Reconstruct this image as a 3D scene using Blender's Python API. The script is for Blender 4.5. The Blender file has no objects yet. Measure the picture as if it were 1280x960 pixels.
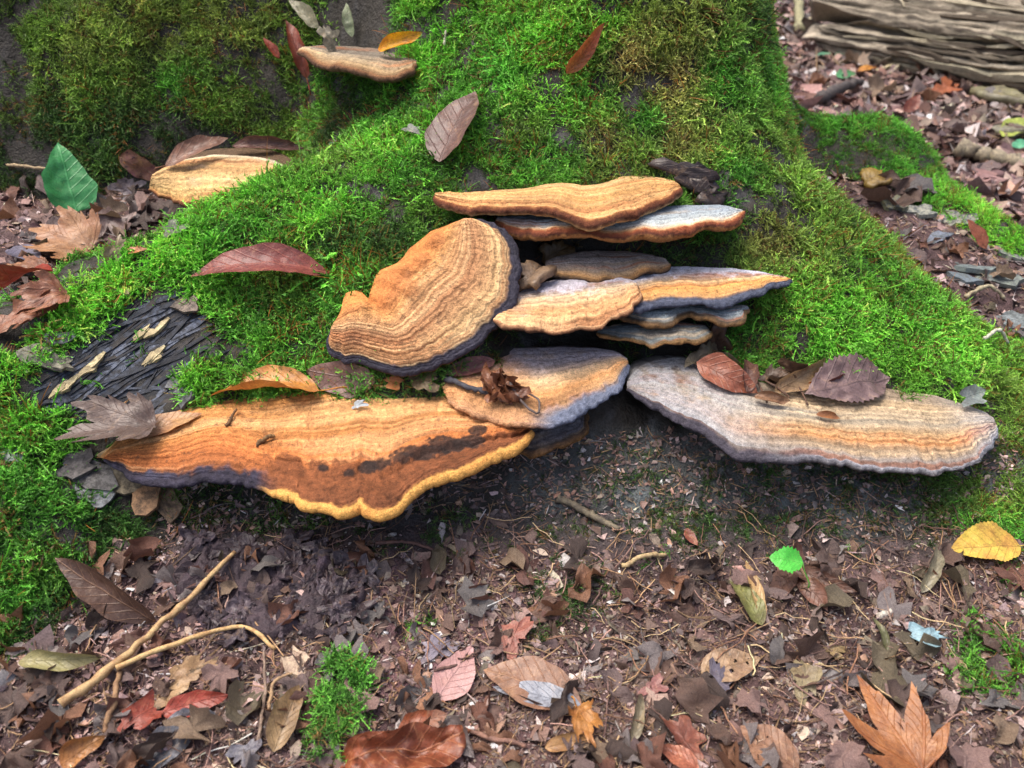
import bpy, math, random
import numpy as np
from mathutils import Vector, Matrix, Quaternion
from mathutils.bvhtree import BVHTree
random.seed(7)
rng = np.random.default_rng(7)
sc = bpy.context.scene
COL = sc.collection

# ------------------------------------------------------------------ camera
CAM = np.array([0.0, -0.80, 0.62]); PITCH = math.radians(35.0); TANH = 0.637
cd = bpy.data.cameras.new('camera'); cam = bpy.data.objects.new('camera', cd); COL.objects.link(cam)
cam.location = CAM; cam.rotation_euler = (math.radians(90) - PITCH, 0, 0)
cd.sensor_width = 36; cd.lens = 18 / TANH; cd.clip_start = 0.02; cd.clip_end = 300
cd.dof.use_dof = True; cd.dof.focus_distance = 0.86; cd.dof.aperture_fstop = 6.5
sc.camera = cam
# ------------------------------------------------------------------ world and sun (overcast under trees)
SUN_EL, SUN_AZ = math.radians(70), math.radians(-75)      # azimuth measured from +Y (away from camera) towards +X
w = bpy.data.worlds.new('World'); sc.world = w; w.use_nodes = True
nt = w.node_tree; bg = nt.nodes['Background']
sky = nt.nodes.new('ShaderNodeTexSky'); sky.sky_type = 'NISHITA'; sky.sun_disc = False
sky.sun_elevation = SUN_EL; sky.sun_rotation = SUN_AZ; sky.air_density = 0.7; sky.dust_density = 7.0; sky.ozone_density = 1.0
nt.links.new(sky.outputs[0], bg.inputs[0]); bg.inputs[1].default_value = 0.145
sd = bpy.data.lights.new('sun', 'SUN'); sun = bpy.data.objects.new('sun', sd); COL.objects.link(sun)
sd.energy = 1.15; sd.angle = math.radians(35); sd.color = (1.0, 0.95, 0.86)
sun_dir = Vector((math.sin(SUN_AZ) * math.cos(SUN_EL), math.cos(SUN_AZ) * math.cos(SUN_EL), math.sin(SUN_EL)))
sun.rotation_euler = sun_dir.to_track_quat('Z', 'Y').to_euler()
sun.location = (0, 0, 3)
sc.view_settings.view_transform = 'Standard'; sc.view_settings.look = 'None'
sc.view_settings.exposure = 0.95; sc.view_settings.gamma = 1.0

# ------------------------------------------------------------------ numeric helpers
SP, CP = math.sin(PITCH), math.cos(PITCH)
def raydir(px, py):
    X = (px - 640) / 640 * TANH; V = (480 - py) / 640 * TANH
    return np.array([X, CP + SP * V, -SP + CP * V])
def atz(px, py, z):
    d = raydir(px, py); return CAM + d * ((z - CAM[2]) / d[2])
def project(P):
    Q = P - CAM; f = Q[..., 1] * CP - Q[..., 2] * SP; u = Q[..., 1] * SP + Q[..., 2] * CP
    return 640 + Q[..., 0] / f / TANH * 640, 480 - u / f / TANH * 640
def lin(c, k=1.0):
    c = np.asarray(c, float) / 255.0
    return np.where(c <= 0.04045, c / 12.92, ((c + 0.055) / 1.055) ** 2.4) * k
def _h(ix, iy, iz, seed):
    n = (ix.astype(np.int64) * 73856093) ^ (iy.astype(np.int64) * 19349663) ^ (iz.astype(np.int64) * 83492791) ^ (seed * 2654435761 % 2147483647)
    n = n & 0x7fffffff
    n = ((n >> 13) ^ n) & 0x7fffffff
    n = (n * ((n * n * 15731 + 789221) & 0x7fffffff) + 1376312589) & 0x7fffffff
    return n / 2147483647.0
def vnoise(P, seed=0):
    P = np.asarray(P, float); i = np.floor(P); f = P - i; f = f * f * (3 - 2 * f); r = 0
    for dx in (0, 1):
        for dy in (0, 1):
            for dz in (0, 1):
                wgt = (f[..., 0] if dx else 1 - f[..., 0]) * (f[..., 1] if dy else 1 - f[..., 1]) * (f[..., 2] if dz else 1 - f[..., 2])
                r = r + wgt * _h(i[..., 0] + dx, i[..., 1] + dy, i[..., 2] + dz, seed)
    return r * 2 - 1
def fbm(P, o=4, seed=0, gain=0.5):
    a, s, t = 1.0, 0, 0; P = np.asarray(P, float)
    for k in range(o):
        s = s + a * vnoise(P * (2.03 ** k) + 17.3 * k, seed + k * 31); t += a; a *= gain
    return s / t
def sstep(a, b, x):
    t = np.clip((x - a) / (b - a), 0, 1); return t * t * (3 - 2 * t)
class RBF:
    def __init__(s, pts, c=0.04, lam=2e-4):
        P = np.array(pts, float); s.p = P[:, :2]; s.c = c; n = len(P)
        A = s.k(s.p); A[np.diag_indices(n)] += lam
        Q = np.c_[np.ones(n), s.p]
        M = np.block([[A, Q], [Q.T, np.zeros((3, 3))]])
        sol = np.linalg.solve(M, np.r_[P[:, 2], 0, 0, 0]); s.w = sol[:n]; s.a = sol[n:]
    def k(s, q):
        d2 = ((q[:, None, :] - s.p[None]) ** 2).sum(-1); return -np.sqrt(d2 + s.c ** 2)
    def __call__(s, x, y):
        x = np.asarray(x, float); sh = x.shape; q = np.c_[x.ravel(), np.asarray(y, float).ravel()]; out = np.empty(len(q))
        for i in range(0, len(q), 20000):
            j = q[i:i + 20000]; out[i:i + 20000] = s.k(j) @ s.w + s.a[0] + j @ s.a[1:]
        return out.reshape(sh)
def curve(pts, n, closed=False):
    P = np.array(pts, float); m = len(P)
    Q = np.vstack([2 * P[0] - P[1], P, 2 * P[-1] - P[-2]])
    out = []
    for i in range(m - 1):
        p0, p1, p2, p3 = Q[i:i + 4]
        for t in np.linspace(0, 1, 24, endpoint=False):
            out.append(0.5 * (2 * p1 + (p2 - p0) * t + (2 * p0 - 5 * p1 + 4 * p2 - p3) * t * t + (3 * p1 - p0 - 3 * p2 + p3) * t ** 3))
    out.append(P[-1]); out = np.array(out)
    L = np.r_[0, np.cumsum(np.linalg.norm(np.diff(out, axis=0), axis=1))]; L /= L[-1]
    g = np.linspace(0, 1, n)
    return np.stack([np.interp(g, L, out[:, k]) for k in range(out.shape[1])], 1)

# ------------------------------------------------------------------ object helpers
def mesh_np(name, V, F, col=None, uv=None, smooth=True):
    V = np.asarray(V, np.float32); m = bpy.data.meshes.new(name)
    if isinstance(F, np.ndarray):
        nf, k = F.shape
        m.vertices.add(len(V)); m.vertices.foreach_set('co', V.ravel())
        m.loops.add(nf * k); m.loops.foreach_set('vertex_index', F.astype(np.int32).ravel())
        m.polygons.add(nf); m.polygons.foreach_set('loop_start', np.arange(0, nf * k, k, dtype=np.int32))
        m.update(calc_edges=True); m.validate()
    else:
        m.from_pydata([tuple(v) for v in V], [], F); m.update()
    if col is not None:
        a = m.attributes.new('col', 'FLOAT_COLOR', 'POINT'); c = np.ones((len(V), 4), np.float32); c[:, :3] = col; a.data.foreach_set('color', c.ravel())
    if uv is not None:
        l = m.uv_layers.new(name='UVMap'); li = np.empty(len(m.loops), np.int32); m.loops.foreach_get('vertex_index', li)
        l.data.foreach_set('uv', np.asarray(uv, np.float32)[li].ravel())
    if smooth: m.shade_smooth()
    return m
def grid_faces(nr, nc):
    i = np.arange(nr * nc).reshape(nr, nc)
    return np.stack([i[:-1, :-1], i[:-1, 1:], i[1:, 1:], i[1:, :-1]], -1).reshape(-1, 4)
def link(name, m, mat=None, parent=None):
    o = bpy.data.objects.new(name, m); COL.objects.link(o)
    if mat is not None and m is not None and not len(m.materials): m.materials.append(mat)
    if parent: o.parent = parent
    return o
def tag(o, label=None, cat=None, group=None, kind=None):
    if label: o['label'] = label
    if cat: o['category'] = cat
    if group: o['group'] = group
    if kind: o['kind'] = kind
    return o
def empty(name, loc, label, cat, group=None):
    o = bpy.data.objects.new(name, None); COL.objects.link(o); o.location = loc; o.empty_display_size = 0.02
    return tag(o, label, cat, group)
def tubemesh(pts, rad, ns=6, name='tube', jitter=0.0):
    P = np.array(pts, float); n = len(P); rad = np.broadcast_to(np.asarray(rad, float), (n,)); T = np.gradient(P, axis=0)
    V = []; up = np.array([0.3, 0.2, 1.0])
    for i in range(n):
        t = T[i] / np.linalg.norm(T[i]); a = np.cross(t, up); a /= np.linalg.norm(a); b = np.cross(t, a)
        for k in range(ns):
            q = 2 * math.pi * k / ns; r = rad[i] * (1 + jitter * random.uniform(-1, 1))
            V.append(P[i] + (a * math.cos(q) + b * math.sin(q)) * r)
    F = [(i * ns + k, i * ns + (k + 1) % ns, (i + 1) * ns + (k + 1) % ns, (i + 1) * ns + k) for i in range(n - 1) for k in range(ns)]
    F.append(tuple(range(ns))[::-1]); F.append(tuple((n - 1) * ns + k for k in range(ns)))
    return mesh_np(name, V, F)

# ------------------------------------------------------------------ materials
class NT:
    def __init__(s, name):
        s.m = bpy.data.materials.new(name); s.m.use_nodes = True; s.t = s.m.node_tree
        s.b = s.t.nodes['Principled BSDF']; s.out = s.t.nodes['Material Output']
    def n(s, typ, **kw):
        nd = s.t.nodes.new(typ)
        for k, v in kw.items(): setattr(nd, k, v)
        return nd
    def l(s, a, b): s.t.links.new(a, b)
    def val(s, sock, v):
        if isinstance(v, bpy.types.NodeSocket): s.l(v, sock)
        else: sock.default_value = v
    def math(s, op, a, b=None, clamp=False):
        nd = s.n('ShaderNodeMath', operation=op, use_clamp=clamp); s.val(nd.inputs[0], a)
        if b is not None: s.val(nd.inputs[1], b)
        return nd.outputs[0]
    def noise(s, scale, detail=4, rough=0.55, vec=None, dist=0.0):
        nd = s.n('ShaderNodeTexNoise'); nd.inputs['Scale'].default_value = scale; nd.inputs['Detail'].default_value = detail
        nd.inputs['Roughness'].default_value = rough; nd.inputs['Distortion'].default_value = dist
        if vec is not None: s.l(vec, nd.inputs['Vector'])
        return nd.outputs[0]
    def mix(s, f, a, b, mode='MIX'):
        nd = s.n('ShaderNodeMix', data_type='RGBA', blend_type=mode); s.val(nd.inputs[0], f)
        for sock, v in ((nd.inputs[6], a), (nd.inputs[7], b)):
            if isinstance(v, bpy.types.NodeSocket): s.l(v, sock)
            else: sock.default_value = (*v, 1) if len(v) == 3 else v
        return nd.outputs[2]
    def maprange(s, v, a, b, c=0.0, d=1.0):
        nd = s.n('ShaderNodeMapRange'); s.l(v, nd.inputs[0])
        for i, q in enumerate((a, b, c, d)): nd.inputs[i + 1].default_value = q
        return nd.outputs[0]
    def bump(s, h, strength=0.4, dist=0.002):
        nd = s.n('ShaderNodeBump'); nd.inputs['Strength'].default_value = strength; nd.inputs['Distance'].default_value = dist
        s.l(h, nd.inputs['Height']); s.l(nd.outputs[0], s.b.inputs['Normal'])
    def gpos(s): return s.n('ShaderNodeNewGeometry').outputs['Position']
    def opos(s): return s.n('ShaderNodeTexCoord').outputs['Object']

def mat_attr(name, rough=0.75, grain=900, gamt=0.35, bump=0.35, bdist=0.001, spec=0.3, bscale=None, coarse=120):
    q = NT(name); a = q.n('ShaderNodeAttribute', attribute_name='col')
    p = q.gpos()
    g = q.noise(grain, 3, 0.6, p); g2 = q.noise(coarse, 5, 0.65, p)
    k = q.math('ADD', q.maprange(g, 0.3, 0.7, 1 - gamt, 1 + gamt * 0.8), q.maprange(g2, 0.3, 0.7, -gamt * 0.6, gamt * 0.6))
    v = q.n('ShaderNodeVectorMath', operation='SCALE'); q.l(a.outputs['Color'], v.inputs[0]); q.l(k, v.inputs['Scale'])
    q.l(v.outputs[0], q.b.inputs['Base Color']); q.b.inputs['Roughness'].default_value = rough
    q.b.inputs['Specular IOR Level'].default_value = spec
    hb = q.math('ADD', q.noise(bscale or grain * 0.6, 4, 0.6, p), q.math('MULTIPLY', g2, 2.0))
    q.bump(hb, bump, bdist)
    return q.m
M_FUNGUS = mat_attr('fungus_skin', 0.78, 900, 0.42, 0.8, 0.0016, 0.25, None, 230)
M_SOIL = mat_attr('forest_soil', 0.8, 500, 0.5, 0.9, 0.004, 0.35, 260, 70)
M_BARK = mat_attr('wet_bark', 0.6, 700, 0.45, 0.8, 0.003, 0.4, 300, 90)
M_SCRAP = mat_attr('leaf_scrap', 0.65, 700, 0.35, 0.4, 0.001, 0.35)
M_WOOD = mat_attr('weathered_wood', 0.85, 300, 0.3, 0.6, 0.004, 0.2, 160, 50)

def mat_moss():
    q = NT('moss_green')
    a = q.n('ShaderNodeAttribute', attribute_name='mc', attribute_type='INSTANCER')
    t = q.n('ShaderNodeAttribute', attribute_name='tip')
    k = q.maprange(t.outputs['Fac'], 0.2, 1.0, 0.75, 1.45); mc = q.mix(q.maprange(t.outputs['Fac'], 0.0, 0.45, .75, 0.0), a.outputs['Color'], tuple(lin((70, 62, 36))))  # brown old bases; the base-to-tip brightness ramp also paints shade between strands
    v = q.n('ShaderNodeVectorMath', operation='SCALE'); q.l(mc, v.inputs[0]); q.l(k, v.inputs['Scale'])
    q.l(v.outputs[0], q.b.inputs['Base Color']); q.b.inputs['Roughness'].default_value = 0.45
    q.b.inputs['Specular IOR Level'].default_value = 0.4
    tr = q.n('ShaderNodeBsdfTranslucent'); q.l(v.outputs[0], tr.inputs[0])
    mx = q.n('ShaderNodeMixShader'); mx.inputs[0].default_value = 0.3
    q.l(q.b.outputs[0], mx.inputs[1]); q.l(tr.outputs[0], mx.inputs[2]); q.l(mx.outputs[0], q.out.inputs[0])
    return q.m
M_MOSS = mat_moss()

_leafmats = {}
def mat_leaf(c1, c2, vein=None, palm=False, spots=0.25, rough=0.5, veinamt=0.5):
    key = (c1, c2, vein, palm, spots, rough, veinamt)
    if key in _leafmats: return _leafmats[key]
    mu = lambda c_, f=.82, g=.93: tuple((sum(c_) / 3 + (v_ - sum(c_) / 3) * f) * g for v_ in c_)
    if c1[1] < 170: c1, c2 = mu(c1), mu(c2)
    spots = spots * 1.25; veinamt = veinamt * .72
    q = NT('leaf_skin'); uv = q.n('ShaderNodeTexCoord').outputs['UV']
    s = q.n('ShaderNodeSeparateXYZ'); q.l(uv, s.inputs[0]); u, v = s.outputs[0], s.outputs[1]
    av = q.math('ABSOLUTE', v)
    oi = q.n('ShaderNodeObjectInfo')
    p = q.n('ShaderNodeVectorMath', operation='ADD'); q.l(q.opos(), p.inputs[0]); q.l(oi.outputs['Random'], p.inputs[1])
    n1 = q.noise(28, 5, 0.6, p.outputs[0]); n2 = q.noise(160, 4, 0.65, p.outputs[0])
    base = q.mix(q.maprange(n1, 0.38, 0.62), tuple(lin(c1)), tuple(lin(c2)))
    n3 = q.noise(60, 5, 0.7, p.outputs[0], 1.2); dark = tuple(lin(c1) * 0.28)
    base = q.mix(q.math('MULTIPLY', q.maprange(n3, 0.50, 0.62), .55 if spots > .1 else .12), base, tuple(lin(c2) * .45 + lin((90, 62, 46)) * .3))
    base = q.mix(q.math('MULTIPLY', q.maprange(n3, 0.44, 0.34), .45 if spots > .1 else .15), base, tuple(lin(c1) * .75 + lin((214, 176, 130)) * .35))
    base = q.mix(q.math('MULTIPLY', q.maprange(n2, 0.56, 0.72), spots * 2, True), base, dark)
    k = q.maprange(q.noise(700, 3, 0.6, p.outputs[0]), 0.3, 0.7, 0.8, 1.2)
    vc = tuple(lin(vein)) if vein else tuple(lin(c1) * 0.45)
    if palm:
        an = q.math('ARCTAN2', v, u); r = q.math('SQRT', q.math('ADD', q.math('MULTIPLY', u, u), q.math('MULTIPLY', v, v)))
        f = q.math('ABSOLUTE', q.math('SUBTRACT', q.math('FRACT', q.math('ADD', q.math('DIVIDE', an, 0.62), 0.5)), 0.5))
        d = q.math('MULTIPLY', q.math('MULTIPLY', f, 0.62), r)
        fine = q.math('ABSOLUTE', q.math('SUBTRACT', q.math('FRACT', q.math('SUBTRACT', q.math('MULTIPLY', r, 9.0), q.math('MULTIPLY', f, 5.0))), 0.5))
        line = q.math('MAXIMUM', q.maprange(d, 0.006, 0.016, 1, 0), q.math('MULTIPLY', q.maprange(fine, 0.0, 0.07, 1, 0), 0.6))
    else:
        f = q.math('ABSOLUTE', q.math('SUBTRACT', q.math('FRACT', q.math('SUBTRACT', q.math('MULTIPLY', u, 8.0), q.math('MULTIPLY', av, 4.2))), 0.5))
        line = q.math('MAXIMUM', q.maprange(av, 0.008, 0.022, 1, 0), q.math('MULTIPLY', q.maprange(f, 0.0, 0.09, 1, 0), 0.7))
    base = q.mix(q.math('MULTIPLY', line, veinamt), base, vc)
    sc_ = q.n('ShaderNodeVectorMath', operation='SCALE'); q.l(base, sc_.inputs[0]); q.l(k, sc_.inputs['Scale'])
    q.l(sc_.outputs[0], q.b.inputs['Base Color']); q.b.inputs['Roughness'].default_value = rough * .82; q.b.inputs['Specular IOR Level'].default_value = 0.5
    q.bump(q.math('ADD', q.math('MULTIPLY', line, 0.8), q.math('MULTIPLY', n2, 1.2)), 0.6, 0.0012)
    tr = q.n('ShaderNodeBsdfTranslucent'); q.l(sc_.outputs[0], tr.inputs[0])
    mx = q.n('ShaderNodeMixShader'); mx.inputs[0].default_value = 0.18
    q.l(q.b.outputs[0], mx.inputs[1]); q.l(tr.outputs[0], mx.inputs[2]); q.l(mx.outputs[0], q.out.inputs[0])
    _leafmats[key] = q.m
    return q.m
_twigmats = {}
def mat_twig(c1, c2):
    if (c1, c2) in _twigmats: return _twigmats[(c1, c2)]
    q = NT('twig_bark'); p = q.gpos(); n1 = q.noise(150, 5, 0.7, p); n2 = q.noise(900, 3, 0.6, p)
    b = q.mix(q.maprange(n1, 0.4, 0.6), tuple(lin(c1)), tuple(lin(c2)))
    b = q.mix(q.maprange(n2, 0.55, 0.75, 0, 0.6), b, tuple(lin(c1) * 0.25))
    q.l(b, q.b.inputs['Base Color']); q.b.inputs['Roughness'].default_value = 0.75; q.bump(q.math('ADD', n1, n2), 0.6, 0.001)
    _twigmats[(c1, c2)] = q.m
    return q.m

# ------------------------------------------------------------------ ground and tree surfaces
def conv(l): return [tuple(atz(*p)) for p in l]
G_pts = conv([(0, 960, 0), (300, 960, 0), (640, 960, 0), (1000, 960, 0), (1280, 960, 0), (640, 800, 0.0), (1000, 800, .005), (1280, 800, .01), (200, 800, .01),
              (400, 720, .015), (640, 690, .018), (1000, 690, .022), (1280, 680, .03), (640, 620, .03), (1000, 630, .035),
              (0, 400, .15), (80, 300, .16), (200, 280, .165), (320, 260, .18), (60, 230, .17), (180, 220, .18),
              (1280, 430, .085), (1200, 320, .12), (1130, 275, .135), (1085, 235, .15)]) + [
    (-1.2, .1, .12), (-1.6, .4, .12), (0, .2, .05), (.3, .2, .06), (0, .6, .05), (1, .9, 0), (1.2, 1.6, 0), (.6, 2, 0), (2, 2, 0), (.95, .35, .03), (1.0, .1, .03),
    (3, 3.5, .05), (-1, 3, .05), (-3, 0, .08), (3, 0, 0), (-1, -1.2, -.01), (1, -1.2, -.01), (0, -2, 0), (-1, -.4, .0), (1, -.4, .01), (0, 5, .1), (3, 6, .1), (-4, 5, .1)]
T_pts = conv([(1000, 650, .028), (1250, 650, .04), (800, 650, .022), (600, 640, .022), (350, 670, .02), (200, 740, .01), (60, 850, -.005), (0, 900, -.015),
              (740, 570, .07), (740, 520, .105), (740, 470, .125), (740, 400, .155), (740, 300, .23), (740, 200, .30), (740, 100, .37), (740, 0, .45),
              (1000, 570, .075), (1000, 480, .12), (1000, 400, .17), (1000, 300, .23), (1000, 200, .27), (950, 100, .35), (930, 0, .44),
              (1100, 300, .19), (1200, 400, .13), (1265, 440, .1), (1270, 520, .09), (1270, 600, .06), (1100, 420, .15), (1100, 500, .105),
              (250, 290, .25), (400, 220, .28), (100, 360, .21), (0, 440, .19), (330, 400, .18), (450, 400, .185), (450, 300, .24), (560, 250, .27), (560, 120, .34), (600, 20, .42),
              (150, 450, .155), (0, 520, .15), (100, 560, .11), (0, 650, .10), (100, 650, .07), (0, 780, .04), (120, 740, .03), (250, 500, .13), (250, 600, .075),
              (400, 560, .085), (450, 480, .14), (560, 480, .14), (560, 570, .07), (640, 400, .165), (850, 500, .105), (850, 400, .155), (850, 300, .228), (850, 200, .3), (850, 100, .37), (850, 0, .45), (900, 570, .07),
              (400, 150, .27), (450, 0, .42), (480, 100, .34), (520, 0, .43),
              (60, 330, .09), (150, 260, .10), (250, 245, .12), (0, 400, .08)]) + [
    (.8, -.02, .06), (1.1, 0, -.02), (.75, -.2, -.01), (.63, .17, .05), (.56, .29, .07), (.48, .36, .10), (.44, .5, .16), (.42, .35, .2),
    (.577, .6, .20), (.68, .6, .178), (.724, .447, .134), (.764, .314, .117), (.595, .473, .17), (.645, .36, .145), (.71, .27, .11),
    (.7, .78, -.04), (.88, .62, -.04), (.95, .45, -.04), (1.0, .3, -.04), (.9, .2, .03), (.56, .75, .05), (.4, .75, .3),
    (-.9, .35, .08), (-.6, .35, .1), (-.4, .4, .12), (-1.2, .45, .2), (-1.0, .25, .05), (-.9, .05, .03), (-.8, -.1, .12), (-.7, -.4, -.01), (-.8, -.25, .06), (0, .65, 1.25), (.2, .6, 1.1), (.33, .65, .7), (.0, .42, .75), (.2, .4, .68), (-.2, .68, 1.0)]
Gf = RBF(G_pts, 0.06); Tf = RBF(T_pts, 0.035)
def G(x, y):
    P = np.stack([x, y, 0 * x], -1)
    return Gf(x, y) + .010 * fbm(P * 9, 3, 3) + .006 * fbm(P * 40, 3, 5) + .0025 * vnoise(P * 140, 8)
def T(x, y):
    P = np.stack([x, y, 0 * x], -1)
    wl = .17 + (y - .345 + .035 * vnoise(P * 5, 41) + .012 * vnoise(P * 17, 42)) * 2.1 - 3.5 * np.maximum(0, x - .05)
    t = Tf(x, y); m = np.maximum(t, wl); t = m + .012 * np.log(np.exp((t - m) / .012) + np.exp((wl - m) / .012))
    return t + .014 * fbm(P * 8, 3, 11) + .013 * fbm(P * 28, 3, 12) + .0025 * vnoise(P * 110, 13)
def axis(lo, hi, step, far, n):
    a = np.arange(lo, hi + 1e-6, step); g = np.geomspace(step * 1.3, 1, n); 
    r = hi + np.cumsum(g) / np.sum(g) * (far - hi); l = lo - np.cumsum(g) / np.sum(g) * (far - abs(lo)) 
    return np.r_[l[::-1], a, r]
xs = axis(-.75, .85, .005, 40, 50); ys = np.r_[-20, -8, -3, -1.6, np.arange(-.9, .5, .005), np.arange(.5, 2.6, .02), np.geomspace(2.65, 60, 30)]
X, Y = np.meshgrid(xs, ys); Xc, Yc = np.clip(X, -4, 4), np.clip(Y, -2, 6)
Zg = G(Xc, Yc); P = np.stack([X, Y, Zg], -1).reshape(-1, 3)
n = fbm(P * 22, 4, 21)[:, None]; n2 = fbm(P * 5, 3, 22)[:, None]; n3 = vnoise(P * 90, 23)[:, None]
gpx, gpy = project(P); bank = (1 - sstep(640, 730, gpy + 30 * n[:, 0]))[:, None] * (P[:, 1:2] < .1) * (P[:, 1:2] > -.45)
c = (lin((80, 62, 62)) * (1 - bank) + lin((64, 62, 62)) * bank) * (1 + 0.5 * n) + np.exp(-((gpx - 540) / 130) ** 2 - ((gpy - 820) / 90) ** 2)[:, None] * (P[:, 1:2] < 0) * lin((110, 78, 86)) * (1 + .8 * n) * .6 + sstep(0.1, .5, n2) * lin((50, 34, 28)) + sstep(.35, .7, n3) * lin((70, 58, 58))
ground = tag(link('ground', mesh_np('ground', P, grid_faces(len(ys), len(xs)), np.clip(c, .01, .5)), M_SOIL), 'brown forest soil under leaf litter', kind='structure')

txs = np.arange(-1.3, 1.15, .005); tys = np.arange(-.5, .95, .005); TX, TY = np.meshgrid(txs, tys); TZ = T(TX, TY); TG = G(TX, TY)
keep = (TZ > TG - .02) & (TZ < 1.3)
F = grid_faces(len(tys), len(txs)); F = F[keep.ravel()[F].all(1)]
used = np.unique(F); remap = -np.ones(TX.size, int); remap[used] = np.arange(len(used)); F = remap[F]
TV = np.stack([TX, TY, TZ], -1).reshape(-1, 3)[used]
n = fbm(TV * 25, 4, 31)[:, None]; n2 = fbm(TV * np.array([60, 60, 25]), 3, 32)[:, None]
c = lin((42, 38, 32)) * (1 + .6 * n) + sstep(.1, .5, n2) * lin((46, 48, 52))
tpx, tpy = project(TV); bk = (sstep(600, 680, tpx) * sstep(520, 560, tpy + 20 * n[:, 0]))[:, None]
c = c * (1 - bk) + (lin((66, 68, 66)) * (1 + .6 * n) + sstep(.0, .5, n2) * lin((64, 72, 74))) * bk
pc = np.array([atz(x, y, .17) for x, y in ((80, 470), (120, 450), (160, 430), (200, 400), (225, 400), (200, 470), (160, 490))])
pd = np.sqrt(((TV[:, None] - pc[None]) ** 2).sum(-1).min(1)); pm = (1 - sstep(.02, .045, pd + .01 * n[:, 0]))[:, None]
c = c * (1 - pm) + lin((36, 40, 48)) * (1 + .5 * n) * pm
tree = empty('tree', (0, .3, 0), 'moss covered base of an old tree with spreading roots carrying the stacked bracket fungi', 'tree')
trunk = link('trunk', mesh_np('trunk', TV - np.array([0, .3, 0]), F, np.clip(c, .008, .5)), M_BARK, tree)
bvh_verts = [Vector(v) for v in TV]; bvh_faces = [tuple(f) for f in F]
o0 = len(bvh_verts)
sel = np.where(((X > -.9) & (X < 1.6) & (Y > -.85) & (Y < 3)))  # ground part for ray casts
gi = -np.ones(X.size, int); flat = (sel[0] * X.shape[1] + sel[1]); gi[flat] = np.arange(len(flat)) + o0
bvh_verts += [Vector(v) for v in P[flat]]
GF = grid_faces(len(ys), len(xs)); GF = GF[(gi[GF] >= 0).all(1)]; bvh_faces += [tuple(f) for f in gi[GF]]
BV_BASE = BVHTree.FromPolygons(bvh_verts, bvh_faces)
extra_v, extra_f = [], []
def add_bvh(V, F):
    o = len(extra_v); extra_v.extend(Vector(v) for v in V); extra_f.extend(tuple(int(i) + o for i in f) for f in F)
BVX = None
def hit(px, py, base_only=False):
    d = Vector(raydir(px, py)).normalized(); best = None
    for b in ([BV_BASE] if (base_only or BVX is None) else [BV_BASE, BVX]):
        r = b.ray_cast(Vector(CAM), d)
        if r[0] is not None and (best is None or r[3] < best[3]): best = r
    if best is None:
        p = Vector(atz(px, py, 0)); return p, Vector((0, 0, 1))
    n = best[1]
    if n.dot(d) > 0: n = -n
    return best[0], n
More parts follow.
